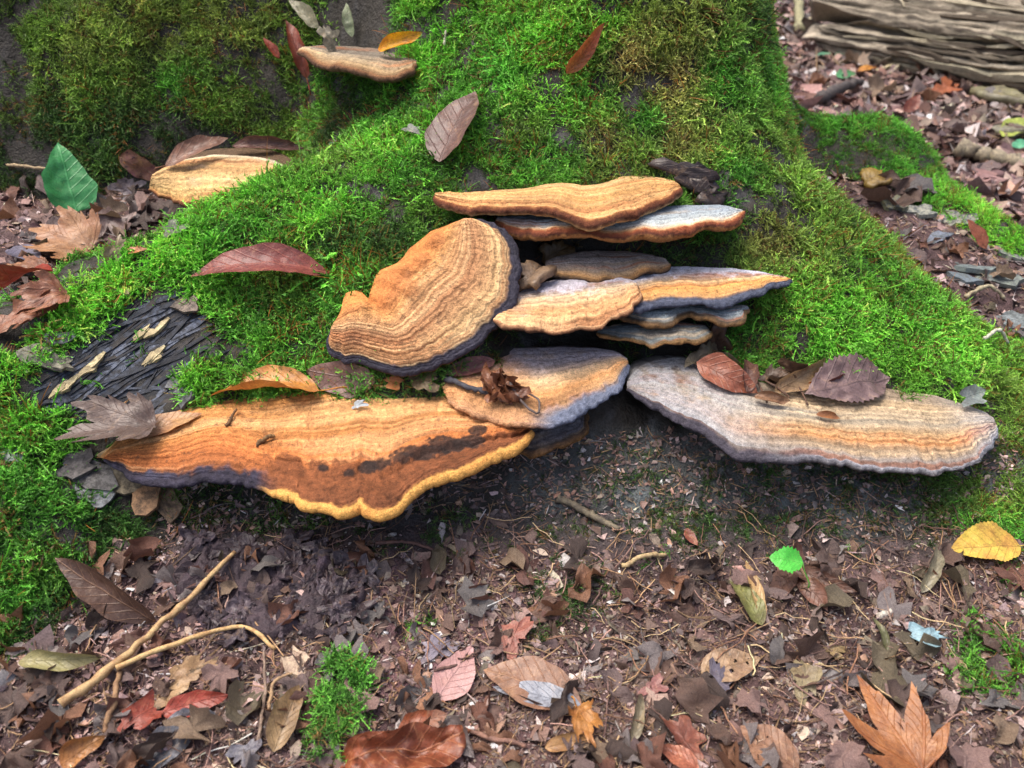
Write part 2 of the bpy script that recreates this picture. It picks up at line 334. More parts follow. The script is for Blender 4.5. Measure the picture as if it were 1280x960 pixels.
# ------------------------------------------------------------------ bracket fungi
def ramp(s, stops):
    x = [q[0] for q in stops]; c = np.array([lin(q[1]) for q in stops])
    return np.stack([np.interp(s, x, c[:, k]) for k in range(3)], -1)
def bracket(label, ref, z0, ax, by, back, front, thick, stops, rim, under, nu=220, ns=90, dome=.004, ridge=.0012, nr=12, wob=.05, wrinkle=0.0, dust=None, lip=1.0, basethick=.03, extra=None, tuck=.035, waves=0.004, seed=1, group='bracket fungi on the mossy tree base'):
    """stops: colours over s (0 at the attachment, 1 at the margin); rim: colours round the edge (0 top, 1 bottom)"""
    p0 = atz(ref[0], ref[1], z0)
    nrm = np.array([-ax, -by, 1.0])
    def onp(q):
        d = raydir(q[0], q[1]); t = np.dot(p0 - CAM, nrm) / np.dot(d, nrm); p = CAM + d * t
        if len(q) > 2: p = CAM + d * (t + (q[2] / d[2] if abs(d[2]) > 1e-3 else 0))
        return p
    B = curve([onp(q) for q in back], nu); Fm = curve([onp(q) for q in front], nu)
    u = np.linspace(0, 1, nu)
    up = nrm / np.linalg.norm(nrm)
    thick = thick * .72; dome = dome * .7
    tan = np.gradient(Fm, axis=0); tan /= np.linalg.norm(tan, axis=1)[:, None] + 1e-9
    out = np.cross(tan, up); out /= np.linalg.norm(out, axis=1)[:, None] + 1e-9
    sgn = np.sign(((Fm - B) * out).sum(1).sum()); out *= sgn
    end = np.minimum(1, np.minimum(u, 1 - u) / .06) ** .5     # thin out at both ends
    S = []; rows = []
    q1 = np.c_[u * np.linalg.norm(np.diff(Fm, axis=0), axis=1).sum(), u * 0 + seed, u * 0]
    jit = (.0026 * vnoise(q1 * 55, seed + 71) + .0016 * vnoise(q1 * 150, seed + 72) + .0004 * vnoise(q1 * 380, seed + 73)) * np.minimum(1, np.minimum(u, 1 - u) / .05)
    Fm = Fm + out * jit[:, None]
    st = np.r_[-.25, -.12, np.linspace(0, 1, ns)]
    fr = (Fm - B)
    L = np.linalg.norm(fr, axis=1)[:, None]
    sd3 = np.array([seed * 7.1, seed * 3.3, seed * 1.7])
    edgew = waves * vnoise(np.c_[u * 9, u * 0 + seed, u * 0], seed + 5) * end
    for s in st:
        if s < 0:
            q = B - fr / (L + 1e-6) * (-s * tuck / .25) + np.array([0, 0, s * tuck * 2.6])
        else:
            q = B + fr * s
            dz = dome * math.sin(math.pi * min(1, s * 1.02)) * end + edgew * s ** 2
            q = q + up * dz[:, None]
        rows.append(q); S.append(np.full(nu, s))
    nrim = 12
    r = thick * (.35 + .65 * end) * (1 + .25 * vnoise(np.c_[u * 14, u * 0 + 3.3 + seed, u * 0], seed + 6))
    for k in range(1, nrim + 1):
        a = math.pi * k / nrim
        q = Fm + up * edgew[:, None] + out * (math.sin(a) ** 1.4 * r * .5 * lip)[:, None] - up * ((1 - math.cos(a)) * .5 * r)[:, None]
        rows.append(q); S.append(np.full(nu, 1 + k / nrim))
    Fb = rows[-1]; Bb = B - up * basethick - fr / (L + 1e-6) * tuck
    for s in np.linspace(0, 1, 22)[1:]:
        q = Fb * (1 - s) + Bb * s + up * (.25 * thick * math.sin(math.pi * s)); rows.append(q); S.append(np.full(nu, 2 + s))
    V = np.array(rows); S = np.array(S); U = np.broadcast_to(u, S.shape)
    # relief and colour follow growth zones
    sw = S + wob * fbm(np.stack([U * 7 + sd3[0], S * 1.5, 0 * S], -1), 3, seed) + .007 * fbm(np.stack([U * 34, S * 5 + sd3[1], 0 * S], -1), 2, seed + 1)
    ph = sw * nr + .5 * vnoise(np.stack([sw * 11, U * 0, U * 0 + seed], -1), seed + 2)
    groove = (.5 + .5 * np.cos(2 * np.pi * ph)) ** 3
    top = ((S >= 0) & (S < 1)).astype(float) * np.clip(S * 8, 0, 1)
    N = np.cross(np.gradient(V, axis=1), np.gradient(V, axis=0)); N /= np.linalg.norm(N, axis=-1)[..., None] + 1e-9
    if (N[ns // 2] @ up).mean() < 0: N = -N
    lump = fbm(V * 55, 4, seed + 3); fine = fbm(V * 220, 3, seed + 4)
    rad = fbm(np.stack([U * 130, S * 3.0, 0 * S + seed], -1), 3, seed + 9)
    h = top * (-ridge * .62 * groove + ridge * .5 * fine + wrinkle * rad * np.sin(np.clip(S, 0, 1) * np.pi)) + np.where(S > 1, .0008, .0018) * lump
    h += ((S >= 1) & (S <= 2)) * (.0006 * fine)
    if extra: h = h + extra(U, S, V, 'h')
    V = V + N * h[..., None]
    ss = np.clip(sw, 0, 1.0)
    c = ramp(ss, stops)
    b2 = vnoise(np.stack([sw * nr * 2.6, U * 2.0, U * 0 + seed], -1), seed + 7); b3 = vnoise(np.stack([sw * nr * 6.5, U * 5.0, U * 0 + seed], -1), seed + 17)
    b4 = vnoise(np.stack([sw * 7, U * 1.5, U * 0 + seed], -1), seed + 27)
    k = np.clip(1 - .22 * groove * top + .26 * fine + .22 * lump, .35, 1.7)
    k = k * (1 + top * (.22 * b2 + .20 * b3)) * (1 + .09 * rad * top)
    c = c * k[..., None]
    pale = (sstep(.25, .7, b4 + .4 * b2) * top * .32)[..., None]; c = c * (1 - pale) + lin((222, 186, 132)) * k[..., None] * pale
    rst = (sstep(.3, .75, -b4 - .4 * b2 + .3 * lump) * top * .6)[..., None]; c = c * (1 - rst) + lin((168, 98, 50)) * k[..., None] * rst
    dirt = (sstep(.30, .62, fbm(V * 95, 4, seed + 57) + .25 * lump - .25 * np.clip(S, 0, 1)) * top * .55)[..., None]; c = c * (1 - dirt) + lin((96, 76, 60)) * dirt
    crk = np.abs(fbm(np.stack([U * 46 * nu / 220, S * 3.0, 0 * S + seed], -1), 3, seed + 67)); crk = ((1 - sstep(.012, .035, crk)) * sstep(.05, .3, fbm(V * 30, 2, seed + 68)) * top * .38)[..., None]; c = c * (1 - crk) + lin((74, 48, 34)) * crk
    h2 = crk[..., 0]
    gp = (sstep(.45, .7, fbm(np.stack([U * 3 + sd3[2], S * 4, 0 * S], -1), 4, seed + 37)) * top * .35)[..., None]; c = c * (1 - gp) + lin((150, 140, 136)) * k[..., None] * gp
    spk = (sstep(.50, .62, fbm(V * 330, 2, seed + 47)) * top * .6)[..., None]; c = c * (1 - spk) + lin((84, 58, 42)) * spk
    if dust is not None:
        m = np.clip(dust[1] * (1 - S / dust[2]) + .55 * lump + .35 * fine, 0, 1) * (S < 1.05); m = sstep(.25, .8, m)[..., None]
        c = c * (1 - m) + lin(dust[0]) * (1 + .22 * fine[..., None]) * m
    rm = ramp(np.clip(S - 1 + .12 * fine + .16 * lump, 0, 1), rim) * (1 + .3 * fine[..., None])
    c = np.where((S > 1)[..., None], rm, c)
    ud = lin(under) * (1 + .3 * fbm(V * 120, 3, seed + 8))[..., None]
    c = np.where((S > 2.04)[..., None], ud, c)
    PX, PY = project(V)
    if extra: c = extra(U, S, V, 'c', c, PX, PY, lump, fine)
    lum_ = c @ np.array([.25, .6, .15]); c = c * .92 + .08 * lum_[..., None]; c = np.clip(c, .006, .85)
    nr_, nc_ = S.shape
    F = grid_faces(nr_, nc_)
    if (np.cross(V[ns // 2, 5] - V[ns // 2, 4], V[ns // 2 + 1, 4] - V[ns // 2, 4]) @ up) < 0: F = F[:, ::-1]
    Vf = V.reshape(-1, 3); cf = c.reshape(-1, 3)
    # smooth normals shared across the seams between the parts
    fn = np.cross(Vf[F[:, 2]] - Vf[F[:, 0]], Vf[F[:, 3]] - Vf[F[:, 1]]); vn = np.zeros_like(Vf)
    for j in range(4): np.add.at(vn, F[:, j], fn)
    vn /= np.linalg.norm(vn, axis=1)[:, None] + 1e-12
    base = B.mean(0)
    root = empty('bracket_fungus', tuple(base), label, 'bracket fungus', group)
    rowi = F[:, 0] // nc_
    rowi = np.minimum(rowi, F[:, 2] // nc_)
    e1 = len(st) - 1 - max(2, ns // 40); e2 = len(st) - 1 + nrim
    for nm, lo, hi in (('cap', 0, e1), ('margin', e1, e2), ('pore_surface', e2, nr_)):
        f = F[(rowi >= lo) & (rowi < hi)]; us = np.unique(f); rp = np.zeros(len(Vf), int); rp[us] = np.arange(len(us))
        m = mesh_np(nm, Vf[us] - base, rp[f], cf[us]); m.normals_split_custom_set_from_vertices(vn[us].tolist())
        link(nm, m, M_FUNGUS, root)
    add_bvh(Vf, F)
    return root
OR1, OR2, OR3, CRM, TAN = (206, 132, 62), (222, 158, 84), (168, 98, 44), (226, 190, 138), (196, 150, 104)
BLK, DBR, RBR, YEL = (44, 42, 52), (70, 46, 32), (112, 62, 36), (232, 172, 62)
LIL, BLU, GRY = (176, 168, 178), (140, 152, 162), (120, 116, 112)

def exA(U, S, V, mode, c=None, PX=None, PY=None, lump=None, fine=None):
    if mode == 'h':
        yl = sstep(.36, .42, U)
        lobes = yl * sstep(.78, 1.0, S) * (S < 1.6) * .004
        step = -yl * .004 * sstep(.70, .78, S) * (1 - sstep(.80, .95, S))
        scar = -.0035 * np.clip(fbm(np.stack([V[..., 0] * 45, V[..., 1] * 90, 0 * S], -1), 2, 77), 0, 1) * (S > .25) * (S < .75) * (U < .45)
        return lobes + step + scar
    o = c.copy()
    w = .05 * lump + .03 * fine
    # dark brown zone inside the yellow lip on the right, blue-black crust on the left
    yl = sstep(.34, .40, U)
    dz = yl * sstep(.74, .79, S + w * 1.5 + .05 * np.abs(np.sin(U * 55 + 4 * lump))) * (1 - sstep(1.02, 1.1, S)); br = lin((108, 62, 34)) * (1 + .7 * fine + .6 * lump)[..., None]
    o = o * (1 - .82 * dz[..., None]) + br * .82 * dz[..., None]
    lf = (1 - yl) * sstep(.85, .94, S + w * 1.8) * (S < 2.02)
    o = o * (1 - lf[..., None]) + (lin((52, 48, 62)) * (1 + .6 * fine + .6 * lump)[..., None] + lin((60, 66, 84)) * sstep(.1, .5, lump)[..., None] * .6) * lf[..., None]
    yr = yl * sstep(.985, 1.03, S + .02 * fine) * (S < 2.1)
    yc = lin((226, 166, 76)) * (1 + .22 * lump + .12 * fine)[..., None]; bn = (sstep(.1, .6, fbm(np.stack([U * 26, S * 3, 0 * S], -1), 3, 95)) * .5)[..., None]; yc = yc * (1 - bn) + lin((206, 128, 52)) * bn
    o = o * (1 - yr[..., None]) + yc * yr[..., None]
    for x, y, rx, ry in ((478, 580, 16, 9), (500, 574, 13, 9), (530, 566, 22, 9), (560, 556, 24, 8), (590, 552, 18, 7), (462, 584, 9, 8), (434, 590, 6, 5), (600, 538, 10, 5), (402, 585, 8, 5)):
        d = ((PX - x) / rx) ** 2 * .8 + ((PY - y) / ry) ** 2 + 2.6 * lump + 1.0 * fine
        m = (1 - sstep(.5, 1.3, d))[..., None] * ((S > 0) & (S < 1))[..., None] * .92
        o = o * (1 - m) + lin((50, 38, 34)) * (1 + .5 * fine)[..., None] * m
    st = sstep(.25, .5, fbm(np.stack([U * 60, S * 10, 0 * S], -1), 3, 91)) * (S < .7) * .35
    o = o * (1 - st[..., None]) + lin((150, 88, 44)) * st[..., None]
    return o
A_stops = [(0, (190, 138, 80)), (.15, (196, 138, 70)), (.35, (202, 136, 68)), (.5, (204, 134, 66)), (.62, (204, 124, 58)), (.75, (196, 114, 52)), (.85, (172, 100, 48)), (1, (120, 72, 40))]
bracket('largest bracket fungus, long orange brown shelf with a bright yellow lobed edge', (430, 480), .128, 0.0, .12,
        [(128, 572), (150, 548), (185, 527), (225, 510), (265, 497), (310, 492), (350, 485), (400, 474), (430, 466), (480, 462), (540, 468), (600, 486), (640, 510), (662, 530)],
        [(130, 574), (160, 590), (190, 599), (215, 603), (245, 600), (270, 597), (295, 598), (312, 603), (335, 609), (358, 614), (366, 614), (380, 622), (400, 631), (425, 635), (444, 633), (450, 627), (458, 633), (475, 636), (492, 632), (508, 622), (522, 606), (545, 594), (575, 585), (605, 573), (630, 562), (652, 552), (663, 540)],
        .0092, A_stops, [(0, (120, 72, 40)), (.5, (90, 60, 44)), (1, (190, 160, 110))], (150, 130, 100), nu=420, ns=150, dome=.010, ridge=.0016, nr=16, extra=exA, waves=.003, seed=2, wob=.06, basethick=.02)
def exB(U, S, V, mode, c=None, PX=None, PY=None, lump=None, fine=None):
    if mode == 'h': return 0 * S
    m = (sstep(.80, .95, S + .06 * lump + .03 * fine) * (S < 1.9) * sstep(.36, .5, U))[..., None]
    lf = (1 - sstep(.30, .5, U + .1 * lump))[..., None] * .8; c = c * (1 - lf) + lin((204, 146, 92)) * (1 + .3 * fine + .3 * lump)[..., None] * lf
    return c * (1 - m) + lin((104, 112, 132)) * (1 + .4 * fine)[..., None] * m
bracket('lilac and cream bracket fungus overlapping the right end of the largest one', (680, 480), .142, 0.02, .12,
        [(545, 470), (575, 452), (610, 440), (660, 435), (720, 434), (765, 439), (784, 448)],
        [(560, 500), (600, 516), (635, 526), (662, 529), (690, 527), (712, 519), (730, 505), (752, 498), (772, 486), (782, 470), (786, 456)],
        .010, [(0, LIL), (.3, (190, 176, 176)), (.5, (224, 184, 140)), (.68, (222, 160, 96)), (.85, (206, 164, 116)), (1, (150, 138, 130))],
        [(0, (120, 120, 130)), (.5, (74, 66, 66)), (1, (150, 110, 70))], (90, 84, 78), dust=(LIL, .7, .6), extra=exB, seed=3, nr=9, dome=.008)
bracket('small grey fungus shelf tucked under the lilac and cream bracket', (690, 530), .108, 0, .1,
        [(640, 520), (680, 512), (715, 508), (732, 505)], [(630, 560), (665, 560), (700, 555), (722, 546), (730, 528), (733, 510)],
        .012, [(0, (96, 92, 98)), (.6, (120, 116, 120)), (.9, (80, 76, 80)), (1, (70, 60, 52))], [(0, (60, 48, 44)), (.55, (110, 78, 40)), (1, (200, 150, 60))], (120, 96, 60), nu=120, ns=40, seed=4, nr=5)
def exC(U, S, V, mode, c=None, PX=None, PY=None, lump=None, fine=None):
    bl = sum(np.exp(-(((PX0 - x) / r) ** 2 + ((PY0 - y) / r) ** 2)) for x, y, r in LUMPS) if False else 0
    if mode == 'h':
        px, py = project(V); hh = 0 * S
        for x, y, r in ((492, 352, 17), (507, 338, 12), (484, 374, 16), (455, 385, 9), (527, 325, 13), (512, 360, 14), (545, 300, 12)):
            hh = np.maximum(hh, .0065 * np.exp(-((px - x) ** 2 + (py - y) ** 2) / r ** 2 * 1.4) * (S < .35))
        return hh
    o = c
    m = (sstep(.90, .945, S + .025 * lump + .012 * fine) * (S < 1.5))[..., None]
    o = o * (1 - m) + (lin((56, 54, 66)) * (1 + .5 * fine + .5 * lump)[..., None]) * m
    k = (sstep(.1, .5, fbm(V * 45, 3, 55)) * sstep(.2, .4, S) * (1 - sstep(.7, .85, S)) * (PY > 360) * .55)[..., None]
    o = o * (1 - k) + lin((120, 78, 56)) * k
    lm = 0 * S
    for x, y, r in ((492, 352, 20), (507, 338, 14), (484, 374, 18), (527, 325, 15), (512, 360, 14), (545, 300, 14)):
        lm = np.maximum(lm, np.exp(-((PX - x) ** 2 + (PY - y) ** 2) / r ** 2))
    lm = (sstep(.25, .7, lm) * (S < .4) * .55)[..., None]
    return o * (1 - lm) + lin((192, 116, 60)) * (1 + .5 * lump + .3 * fine)[..., None] * lm
bracket('round fan shaped bracket fungus tilted up, with growth rings and a dark blue rim', (530, 380), .212, 0.08, .95,
        [(416, 408), (424, 392), (440, 380), (462, 378), (478, 384), (492, 362), (505, 338), (528, 322), (540, 308), (550, 290), (562, 280), (578, 274)],
        [(414, 412), (412, 428), (418, 440), (432, 448), (450, 452), (470, 458), (495, 461), (520, 461), (545, 455), (570, 445), (595, 428), (614, 410), (628, 390), (642, 366), (649, 340), (646, 316), (634, 294), (612, 280), (585, 274)],
        .011, [(0, (206, 132, 62)), (.15, (214, 152, 84)), (.3, (204, 150, 96)), (.5, (186, 132, 86)), (.66, (206, 156, 104)), (.78, (222, 178, 120)), (.88, (232, 196, 140)), (1, (90, 74, 66))],
        [(0, BLK), (.35, (60, 48, 46)), (.6, (120, 76, 46)), (.8, (92, 60, 40)), (1, (180, 140, 90))], (130, 104, 74), nu=320, ns=120, dome=.012, ridge=.0009, nr=17, wrinkle=.0007, extra=exC, seed=5, wob=.03, waves=.002, basethick=.05)
bracket('topmost shelf of the main stack, wavy tan bracket fungus with a dark brown edge', (700, 252), .287, 0.0, .02,
        [(545, 241), (580, 240), (620, 238), (660, 235), (700, 229), (730, 232), (760, 227), (780, 221), (810, 219), (840, 226), (850, 233)],
        [(543, 244), (560, 250), (585, 258), (615, 262), (650, 263), (685, 263), (715, 268), (745, 271), (770, 268), (792, 260), (812, 251), (832, 242), (851, 235)],
        .017, [(0, (200, 160, 104)), (.25, (206, 160, 96)), (.5, (216, 166, 98)), (.7, (200, 140, 72)), (.85, (214, 166, 104)), (1, (196, 140, 80))],
        [(0, (190, 132, 72)), (.2, (120, 66, 36)), (.5, (82, 46, 32)), (.62, (150, 108, 70)), (.75, (204, 172, 120)), (1, (150, 130, 96))], (110, 100, 84), nu=280, ns=70, dome=.006, nr=8, seed=6, waves=.004, ridge=.0016, basethick=.02)
def exE(U, S, V, mode, c=None, PX=None, PY=None, lump=None, fine=None): return 0 * S if mode == 'h' else c
bracket('second shelf of the main stack, blue grey topped bracket fungus with a rusty edge', (800, 275), .268, 0.0, .0,
        [(622, 272), (660, 268), (720, 264), (780, 262), (840, 257), (890, 256), (926, 261)],
        [(620, 276), (645, 283), (680, 286), (715, 286), (750, 288), (785, 286), (820, 286), (855, 283), (890, 277), (915, 270), (930, 263)],
        .017, [(0, BLU), (.4, (150, 166, 178)), (.8, (186, 194, 194)), (.93, (200, 184, 160)), (1, (200, 150, 100))],
        [(0, (200, 150, 96)), (.15, (150, 78, 42)), (.4, (86, 46, 34)), (.55, (170, 118, 62)), (.8, (130, 98, 60)), (1, (90, 76, 60))], (100, 84, 66), dust=(BLU, .9, .9), nu=240, ns=50, dome=.004, nr=5, seed=7, waves=.003, basethick=.015)
bracket('cream bracket fungus in the middle of the stack, its left lip over the dark gap', (710, 380), .208, 0.0, .14,
        [(640, 366), (665, 358), (690, 351), (720, 345), (750, 342), (780, 346), (797, 356)],
        [(617, 400), (632, 407), (655, 410), (685, 411), (715, 409), (745, 405), (768, 398), (784, 388), (797, 376), (801, 364)],
        .009, [(0, LIL), (.25, (196, 182, 170)), (.5, (214, 180, 138)), (.72, (216, 158, 100)), (.88, (224, 176, 120)), (1, (206, 160, 112))],
        [(0, (196, 150, 104)), (.3, (150, 104, 70)), (.6, (84, 60, 46)), (1, (120, 96, 70))], (90, 76, 64), dust=((186, 180, 190), 1.0, .62), nu=220, ns=70, nr=10, seed=8, dome=.008)
def exG(U, S, V, mode, c=None, PX=None, PY=None, lump=None, fine=None):
    if mode == 'h': return 0 * S
    m = (sstep(.86, .94, S + .03 * lump) * (S < 1.8))[..., None]
    return c * (1 - m) + lin((74, 80, 98)) * (1 + .5 * fine)[..., None] * m
bracket('pointed orange bracket fungus with a blue black edge jutting right from the stack', (870, 355), .21, 0.0, .08,
        [(745, 352), (780, 345), (820, 335), (860, 333), (900, 334), (935, 337), (965, 343), (986, 349)],
        [(768, 380), (800, 380), (825, 376), (850, 377), (880, 379), (905, 377), (930, 370), (955, 362), (975, 356), (990, 351)],
        .010, [(0, (170, 172, 184)), (.3, (176, 166, 168)), (.5, (214, 178, 128)), (.65, (222, 152, 74)), (.8, (216, 160, 90)), (1, (120, 96, 80))],
        [(0, (66, 70, 86)), (.5, (40, 40, 50)), (.8, (160, 116, 60)), (1, (100, 84, 64))], (96, 96, 96), dust=((182, 184, 200), 1.0, .6), extra=exG, nu=240, ns=70, nr=8, seed=9, dome=.006)
bracket('old grey weathered shelf at the back of the stack above the cream bracket', (760, 332), .222, 0.0, .06,
        [(682, 326), (705, 318), (735, 314), (770, 314), (805, 317), (832, 323)],
        [(680, 338), (710, 343), (740, 346), (765, 344), (790, 341), (815, 338), (838, 330)],
        .010, [(0, (156, 144, 138)), (.5, (164, 154, 148)), (.8, (150, 130, 110)), (1, (180, 136, 84))], [(0, (150, 110, 64)), (.5, (56, 46, 40)), (1, (90, 70, 50))], (70, 60, 52), nu=160, ns=40, nr=5, seed=10, waves=.005)
bracket('upper thin blue grey shelf beneath the pointed orange bracket', (860, 390), .19, 0.0, .05,
        [(780, 384), (820, 380), (870, 380), (915, 380), (934, 382)],
        [(770, 392), (795, 398), (820, 402), (845, 398), (860, 390), (880, 396), (905, 402), (925, 398), (936, 386)],
        .010, [(0, (96, 106, 114)), (.6, (150, 166, 174)), (.9, (120, 124, 124)), (1, (90, 80, 64))], [(0, (70, 62, 56)), (.5, (130, 96, 54)), (1, (60, 50, 44))], (64, 58, 52), nu=180, ns=40, nr=5, seed=11, dome=.003, waves=.003)
bracket('lowest thin blue grey shelf beneath the pointed orange bracket', (820, 415), .172, 0.0, .05,
        [(750, 410), (790, 402), (840, 402), (880, 406)],
        [(746, 416), (770, 423), (800, 428), (830, 430), (855, 428), (878, 424), (890, 414)],
        .007, [(0, (84, 94, 98)), (.6, (120, 134, 140)), (.9, (110, 116, 116)), (1, (110, 90, 60))], [(0, (90, 76, 54)), (.5, (150, 110, 60)), (1, (60, 50, 44))], (64, 58, 52), nu=160, ns=40, nr=5, seed=12, dome=.003)
def exL(U, S, V, mode, c=None, PX=None, PY=None, lump=None, fine=None):
    if mode == 'h': return -.0016 * (.5 + .5 * np.cos(U * 260 + 5 * fbm(V * 55, 3, 16))) * sstep(.5, .9, S) * (U > .7) * (S < 1.5)
    m = (sstep(.88, .97, S + .05 * lump) * (S < 2.02) * (1 - sstep(.3, .55, U)))[..., None]
    o = c * (1 - m) + lin((66, 62, 72)) * (1 + .5 * fine)[..., None] * m
    t = ((1 - sstep(.18, .48, U)) * (S < .9) * sstep(-.4, .3, lump + .3))[..., None] * .75
    o = o * (1 - t) + lin((160, 164, 170)) * (1 + .3 * fine + .3 * lump)[..., None] * t
    g = (sstep(.80, .97, U) * (S < 2.02) * .5 + 0 * S)[..., None]
    o = o * (1 - g) + lin((150, 156, 166)) * (1 + .2 * fine + .3 * lump)[..., None] * g
    d = (sstep(.28, .6, fbm(V * 130, 3, 66)) * (U < .3) * (S < .5) * .6)[..., None]
    return o * (1 - d) + lin((70, 56, 52)) * d
bracket('broad pale bracket fungus on the right with leaves caught along its back', (1000, 530), .118, -.09, .12,
        [(784, 478), (800, 458), (830, 448), (865, 448), (905, 462), (950, 478), (1000, 484), (1060, 485), (1110, 486), (1160, 493), (1195, 502), (1225, 512), (1242, 522)],
        [(784, 486), (802, 498), (825, 508), (850, 522), (880, 540), (905, 556), (930, 569), (965, 573), (1000, 571), (1040, 575), (1075, 578), (1110, 584), (1145, 586), (1180, 583), (1212, 578), (1230, 566), (1244, 550), (1246, 534)],
        .010, [(0, (150, 132, 110)), (.25, (166, 146, 118)), (.42, (160, 150, 132)), (.52, (176, 160, 134)), (.62, (190, 154, 108)), (.74, (184, 134, 82)), (.84, (174, 150, 120)), (1, (138, 140, 146))],
        [(0, (150, 150, 158)), (.5, (96, 92, 94)), (.8, (70, 60, 54)), (1, (140, 120, 90))], (96, 86, 72), extra=exL, nu=420, ns=110, nr=12, seed=13, dome=.006, waves=.004, ridge=.0014)
bracket('small cream and tan bracket fungus in the hollow on the left, leaves behind it', (270, 225), .236, 0.0, .28,
        [(190, 232), (205, 212), (230, 200), (265, 194), (300, 194), (330, 198), (350, 208), (356, 220)],
        [(186, 236), (205, 243), (230, 249), (260, 252), (290, 252), (318, 248), (340, 241), (355, 230)],
        .011, [(0, (214, 200, 172)), (.2, (216, 186, 136)), (.45, (206, 160, 100)), (.7, (226, 184, 120)), (.9, (222, 178, 108)), (1, (196, 144, 80))],
        [(0, (196, 144, 80)), (.3, (120, 72, 40)), (.7, (66, 44, 34)), (1, (110, 84, 60))], (96, 76, 56), nu=220, ns=70, nr=6, seed=14, dome=.022, basethick=.03, tuck=.06)
bracket('flat grey brown bracket fungus at the top, near the bare bark between the roots', (440, 78), .368, 0.0, .05,
        [(374, 60), (400, 57), (435, 58), (470, 61), (502, 67), (522, 74)],
        [(372, 64), (396, 75), (425, 84), (452, 89), (478, 91), (502, 89), (520, 80)],
        .012, [(0, (122, 112, 98)), (.4, (136, 126, 112)), (.7, (164, 144, 112)), (.9, (156, 126, 88)), (1, (130, 94, 60))],
        [(0, (150, 104, 64)), (.4, (90, 62, 44)), (1, (130, 108, 84))], (110, 94, 76), nu=180, ns=50, nr=5, seed=15, dome=.004, tuck=.06)
BVX = BVHTree.FromPolygons(extra_v, extra_f)
# ------------------------------------------------------------------ moss (uncountable ground cover, instanced tufts)
def tuft(r, strands=11, length=.0125, spread=.006, stalk=False):
    V, F, Tt = [], [], []
    for _ in range(strands):
        az = r.uniform(0, 2 * np.pi); el = r.uniform(.15, 1.2) if not stalk else r.uniform(.6, 1.4)
        d = np.array([math.cos(az) * math.cos(el), math.sin(az) * math.cos(el), math.sin(el)])
        b = np.array([*(r.normal(0, spread * .6, 2)), -.002]); Ls = length * r.uniform(.6, 1.3)
        bend = np.array([*r.normal(0, .4, 2), -r.uniform(.1, .7)]) * (1 if not stalk else .5)
        ns = 8; ts = np.linspace(0, 1, ns); P = b + d * Ls * ts[:, None] + bend * Ls * (ts[:, None] ** 2) * .6
        side = np.cross(d, [0, 0, 1.0]); side /= np.linalg.norm(side) + 1e-9; up = np.cross(side, d)
        w = .00062 if not stalk else .0003
        for ax_ in ((side, up) if not stalk else (side,)):
            for i in (0, 2, 4, 6):
                j = min(i + 2, ns - 1)
                o = len(V); wa = w * (1 - .75 * ts[i]); wb = w * (1 - .75 * ts[j]) * (j < ns - 1) + .0001
                V += [P[i] - ax_ * wa, P[i] + ax_ * wa, P[j] + ax_ * wb, P[j] - ax_ * wb]; F += [(o, o + 1, o + 2), (o, o + 2, o + 3)]; Tt += [ts[i]] * 2 + [ts[j]] * 2
        if stalk: continue
        for i in range(2, ns):
            t = P[min(i + 1, ns - 1)] - P[i - 1]; t /= np.linalg.norm(t) + 1e-9
            for sg in (-1, 1):
                q = t * r.uniform(.8, 1.1) + side * sg * r.uniform(.35, .7) + r.normal(0, .22, 3); q /= np.linalg.norm(q)
                l = .0028 * (1.15 - .5 * ts[i]) * r.uniform(.7, 1.2); wv = np.cross(q, r.normal(0, 1, 3)); wv /= np.linalg.norm(wv) + 1e-9; wv *= .00048
                o = len(V); V += [P[i] - wv, P[i] + wv, P[i] + q * l]; F.append((o, o + 1, o + 2)); Tt += [ts[i] * .85, ts[i] * .85, min(1, ts[i] * .85 + .3)]
    return np.array(V), np.array(F), np.array(Tt)
BR, MG, DK, OL, YL, BN = (112, 178, 60), (90, 152, 56), (62, 92, 46), (110, 144, 60), (136, 156, 74), (124, 130, 68)
BB = (124, 200, 64)
